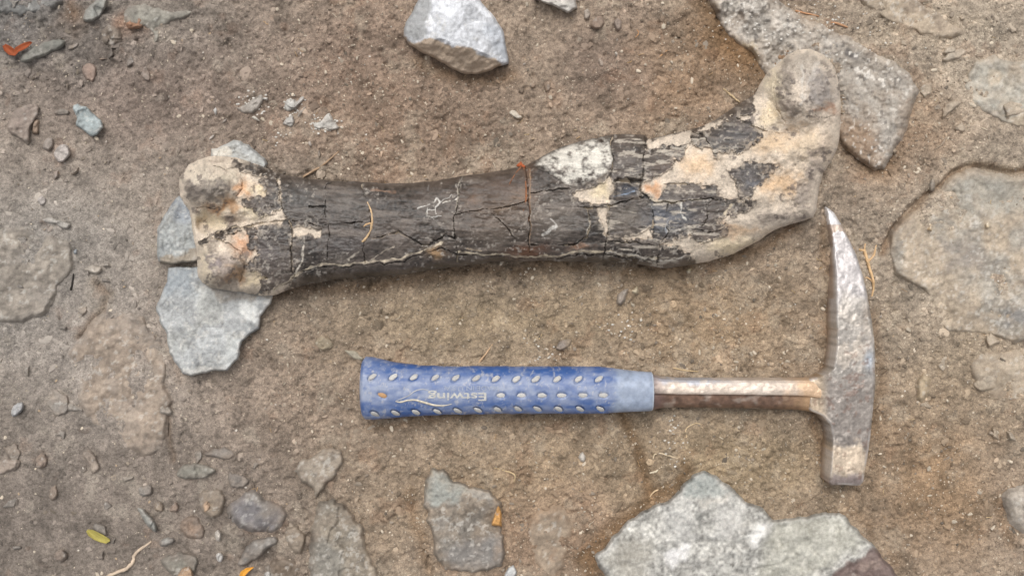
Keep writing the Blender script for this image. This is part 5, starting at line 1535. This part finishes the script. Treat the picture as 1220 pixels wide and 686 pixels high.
BR = [('bone_rootlet', 'cream root crossing the dark shaft', [(436, 238), (440, 246), (443, 256), (443, 268), (440, 278), (434, 286), (431, 288)], [.4, 1.0, 1.2, 1.3, 1.1, 1.6, .8], (196, 166, 128)),
      ('bone_rootlet', 'short cream root stub joining the cream root', [(443, 266), (437, 267), (433, 270)], [.8, 1.2, .6], (196, 162, 122)),
      ('bone_rootlet', 'orange rootlet curling down from the orange knot', [(621, 199), (613, 209), (607, 220), (607, 232)], [1.4, .8, .7, .4], (134, 92, 66)),
      ('bone_rootlet', 'straight orange rootlet below the orange knot', [(624, 200), (626, 216), (627, 234), (624, 250), (617, 262)], [.9, .7, 1.2, .7, .3], (140, 92, 62)),
      ('bone_rootlet', 'brown rootlet along the crack in the middle of the shaft', [(628, 232), (631, 246), (630, 260), (627, 272)], [.5, .7, .6, .4], (96, 66, 48))]
for nm, lb_, pts, rr, col in BR:
    rs = [q / S for q in rr]
    tube(nm, [bp(a, b, 0.0013 + r * 0.5) for (a, b), r in zip(pts, rs)], rs, col, label=lb_, cat='rootlet', wob=.1, seed=9)
tube('orange_knot', [bp(616, 198, 0.0012), bp(620, 197, .0022), bp(625, 199, .0015)], [1.2 / S, 3.0 / S, 1.4 / S], (178, 96, 58), label='small orange plant knot at the upper edge of the bone shaft', cat='plant bit', wob=.1)


def leaf(name, label, pts, widths, col, up=0.0012):
    """a thin curled leaf scrap: strip along points, real thickness"""
    P = [np.array(gp(a, b, up)) for a, b in pts]
    n = len(P)
    V, Cc, Q = [], [], []
    m = 6
    for side in (1, -1):
        for i, p in enumerate(P):
            t = P[min(i + 1, n - 1)] - P[max(i - 1, 0)]
            t = t / np.linalg.norm(t)
            b = np.array([-t[1], t[0], 0])
            for k in range(m + 1):
                f = k / m * 2 - 1
                V.append(p + b * f * widths[i] / S + np.array([0, 0, (0.0009 * f * f - 0.0002 + side * 0.00012) + 0.0003 * math.sin(i * 2.1 + k)]))
                Cc.append(srgb(col) * random.uniform(0.8, 1.15))
    w = m + 1
    for s in (0, 1):
        o = s * n * w
        for i in range(n - 1):
            for k in range(m):
                f = (o + i * w + k, o + i * w + k + 1, o + (i + 1) * w + k + 1, o + (i + 1) * w + k)
                Q.append(f if s else f[::-1])
    for i in range(n - 1):
        for k in (0, m):
            Q.append((i * w + k, (i + 1) * w + k, n * w + (i + 1) * w + k, n * w + i * w + k))
    ob = make_mesh(name, V, Q, Cc, M_PLANT)
    return tag(ob, label, 'leaf')


leaf('orange_leaf', 'orange V-shaped leaf scrap on the dull grey stone', [(5, 54), (9, 58), (14, 62), (18, 64), (21, 60), (26, 57), (32, 54), (38, 51)], [2.0, 4.4, 4.8, 3.2, 3.2, 3.6, 3.4, 1.2], (150, 76, 42), up=0.004)
leaf('yellow_leaf', 'yellow-green oval leaf on the dark mud', [(104, 631), (109, 634), (115, 638), (122, 641), (128, 643), (131, 643)], [1.5, 4.4, 5.0, 4.6, 3.6, 1.2], (168, 156, 84), up=0.0015)
leaf('yellow_leaf', 'yellow-orange leaf scrap beside the dark wedge stone', [(287, 690), (290, 682), (295, 678), (302, 675)], [2.6, 3.6, 2.6, .6], (222, 158, 60), up=0.004)
for o in bpy.data.objects:
    if '_o' in o:
        del o['_o']
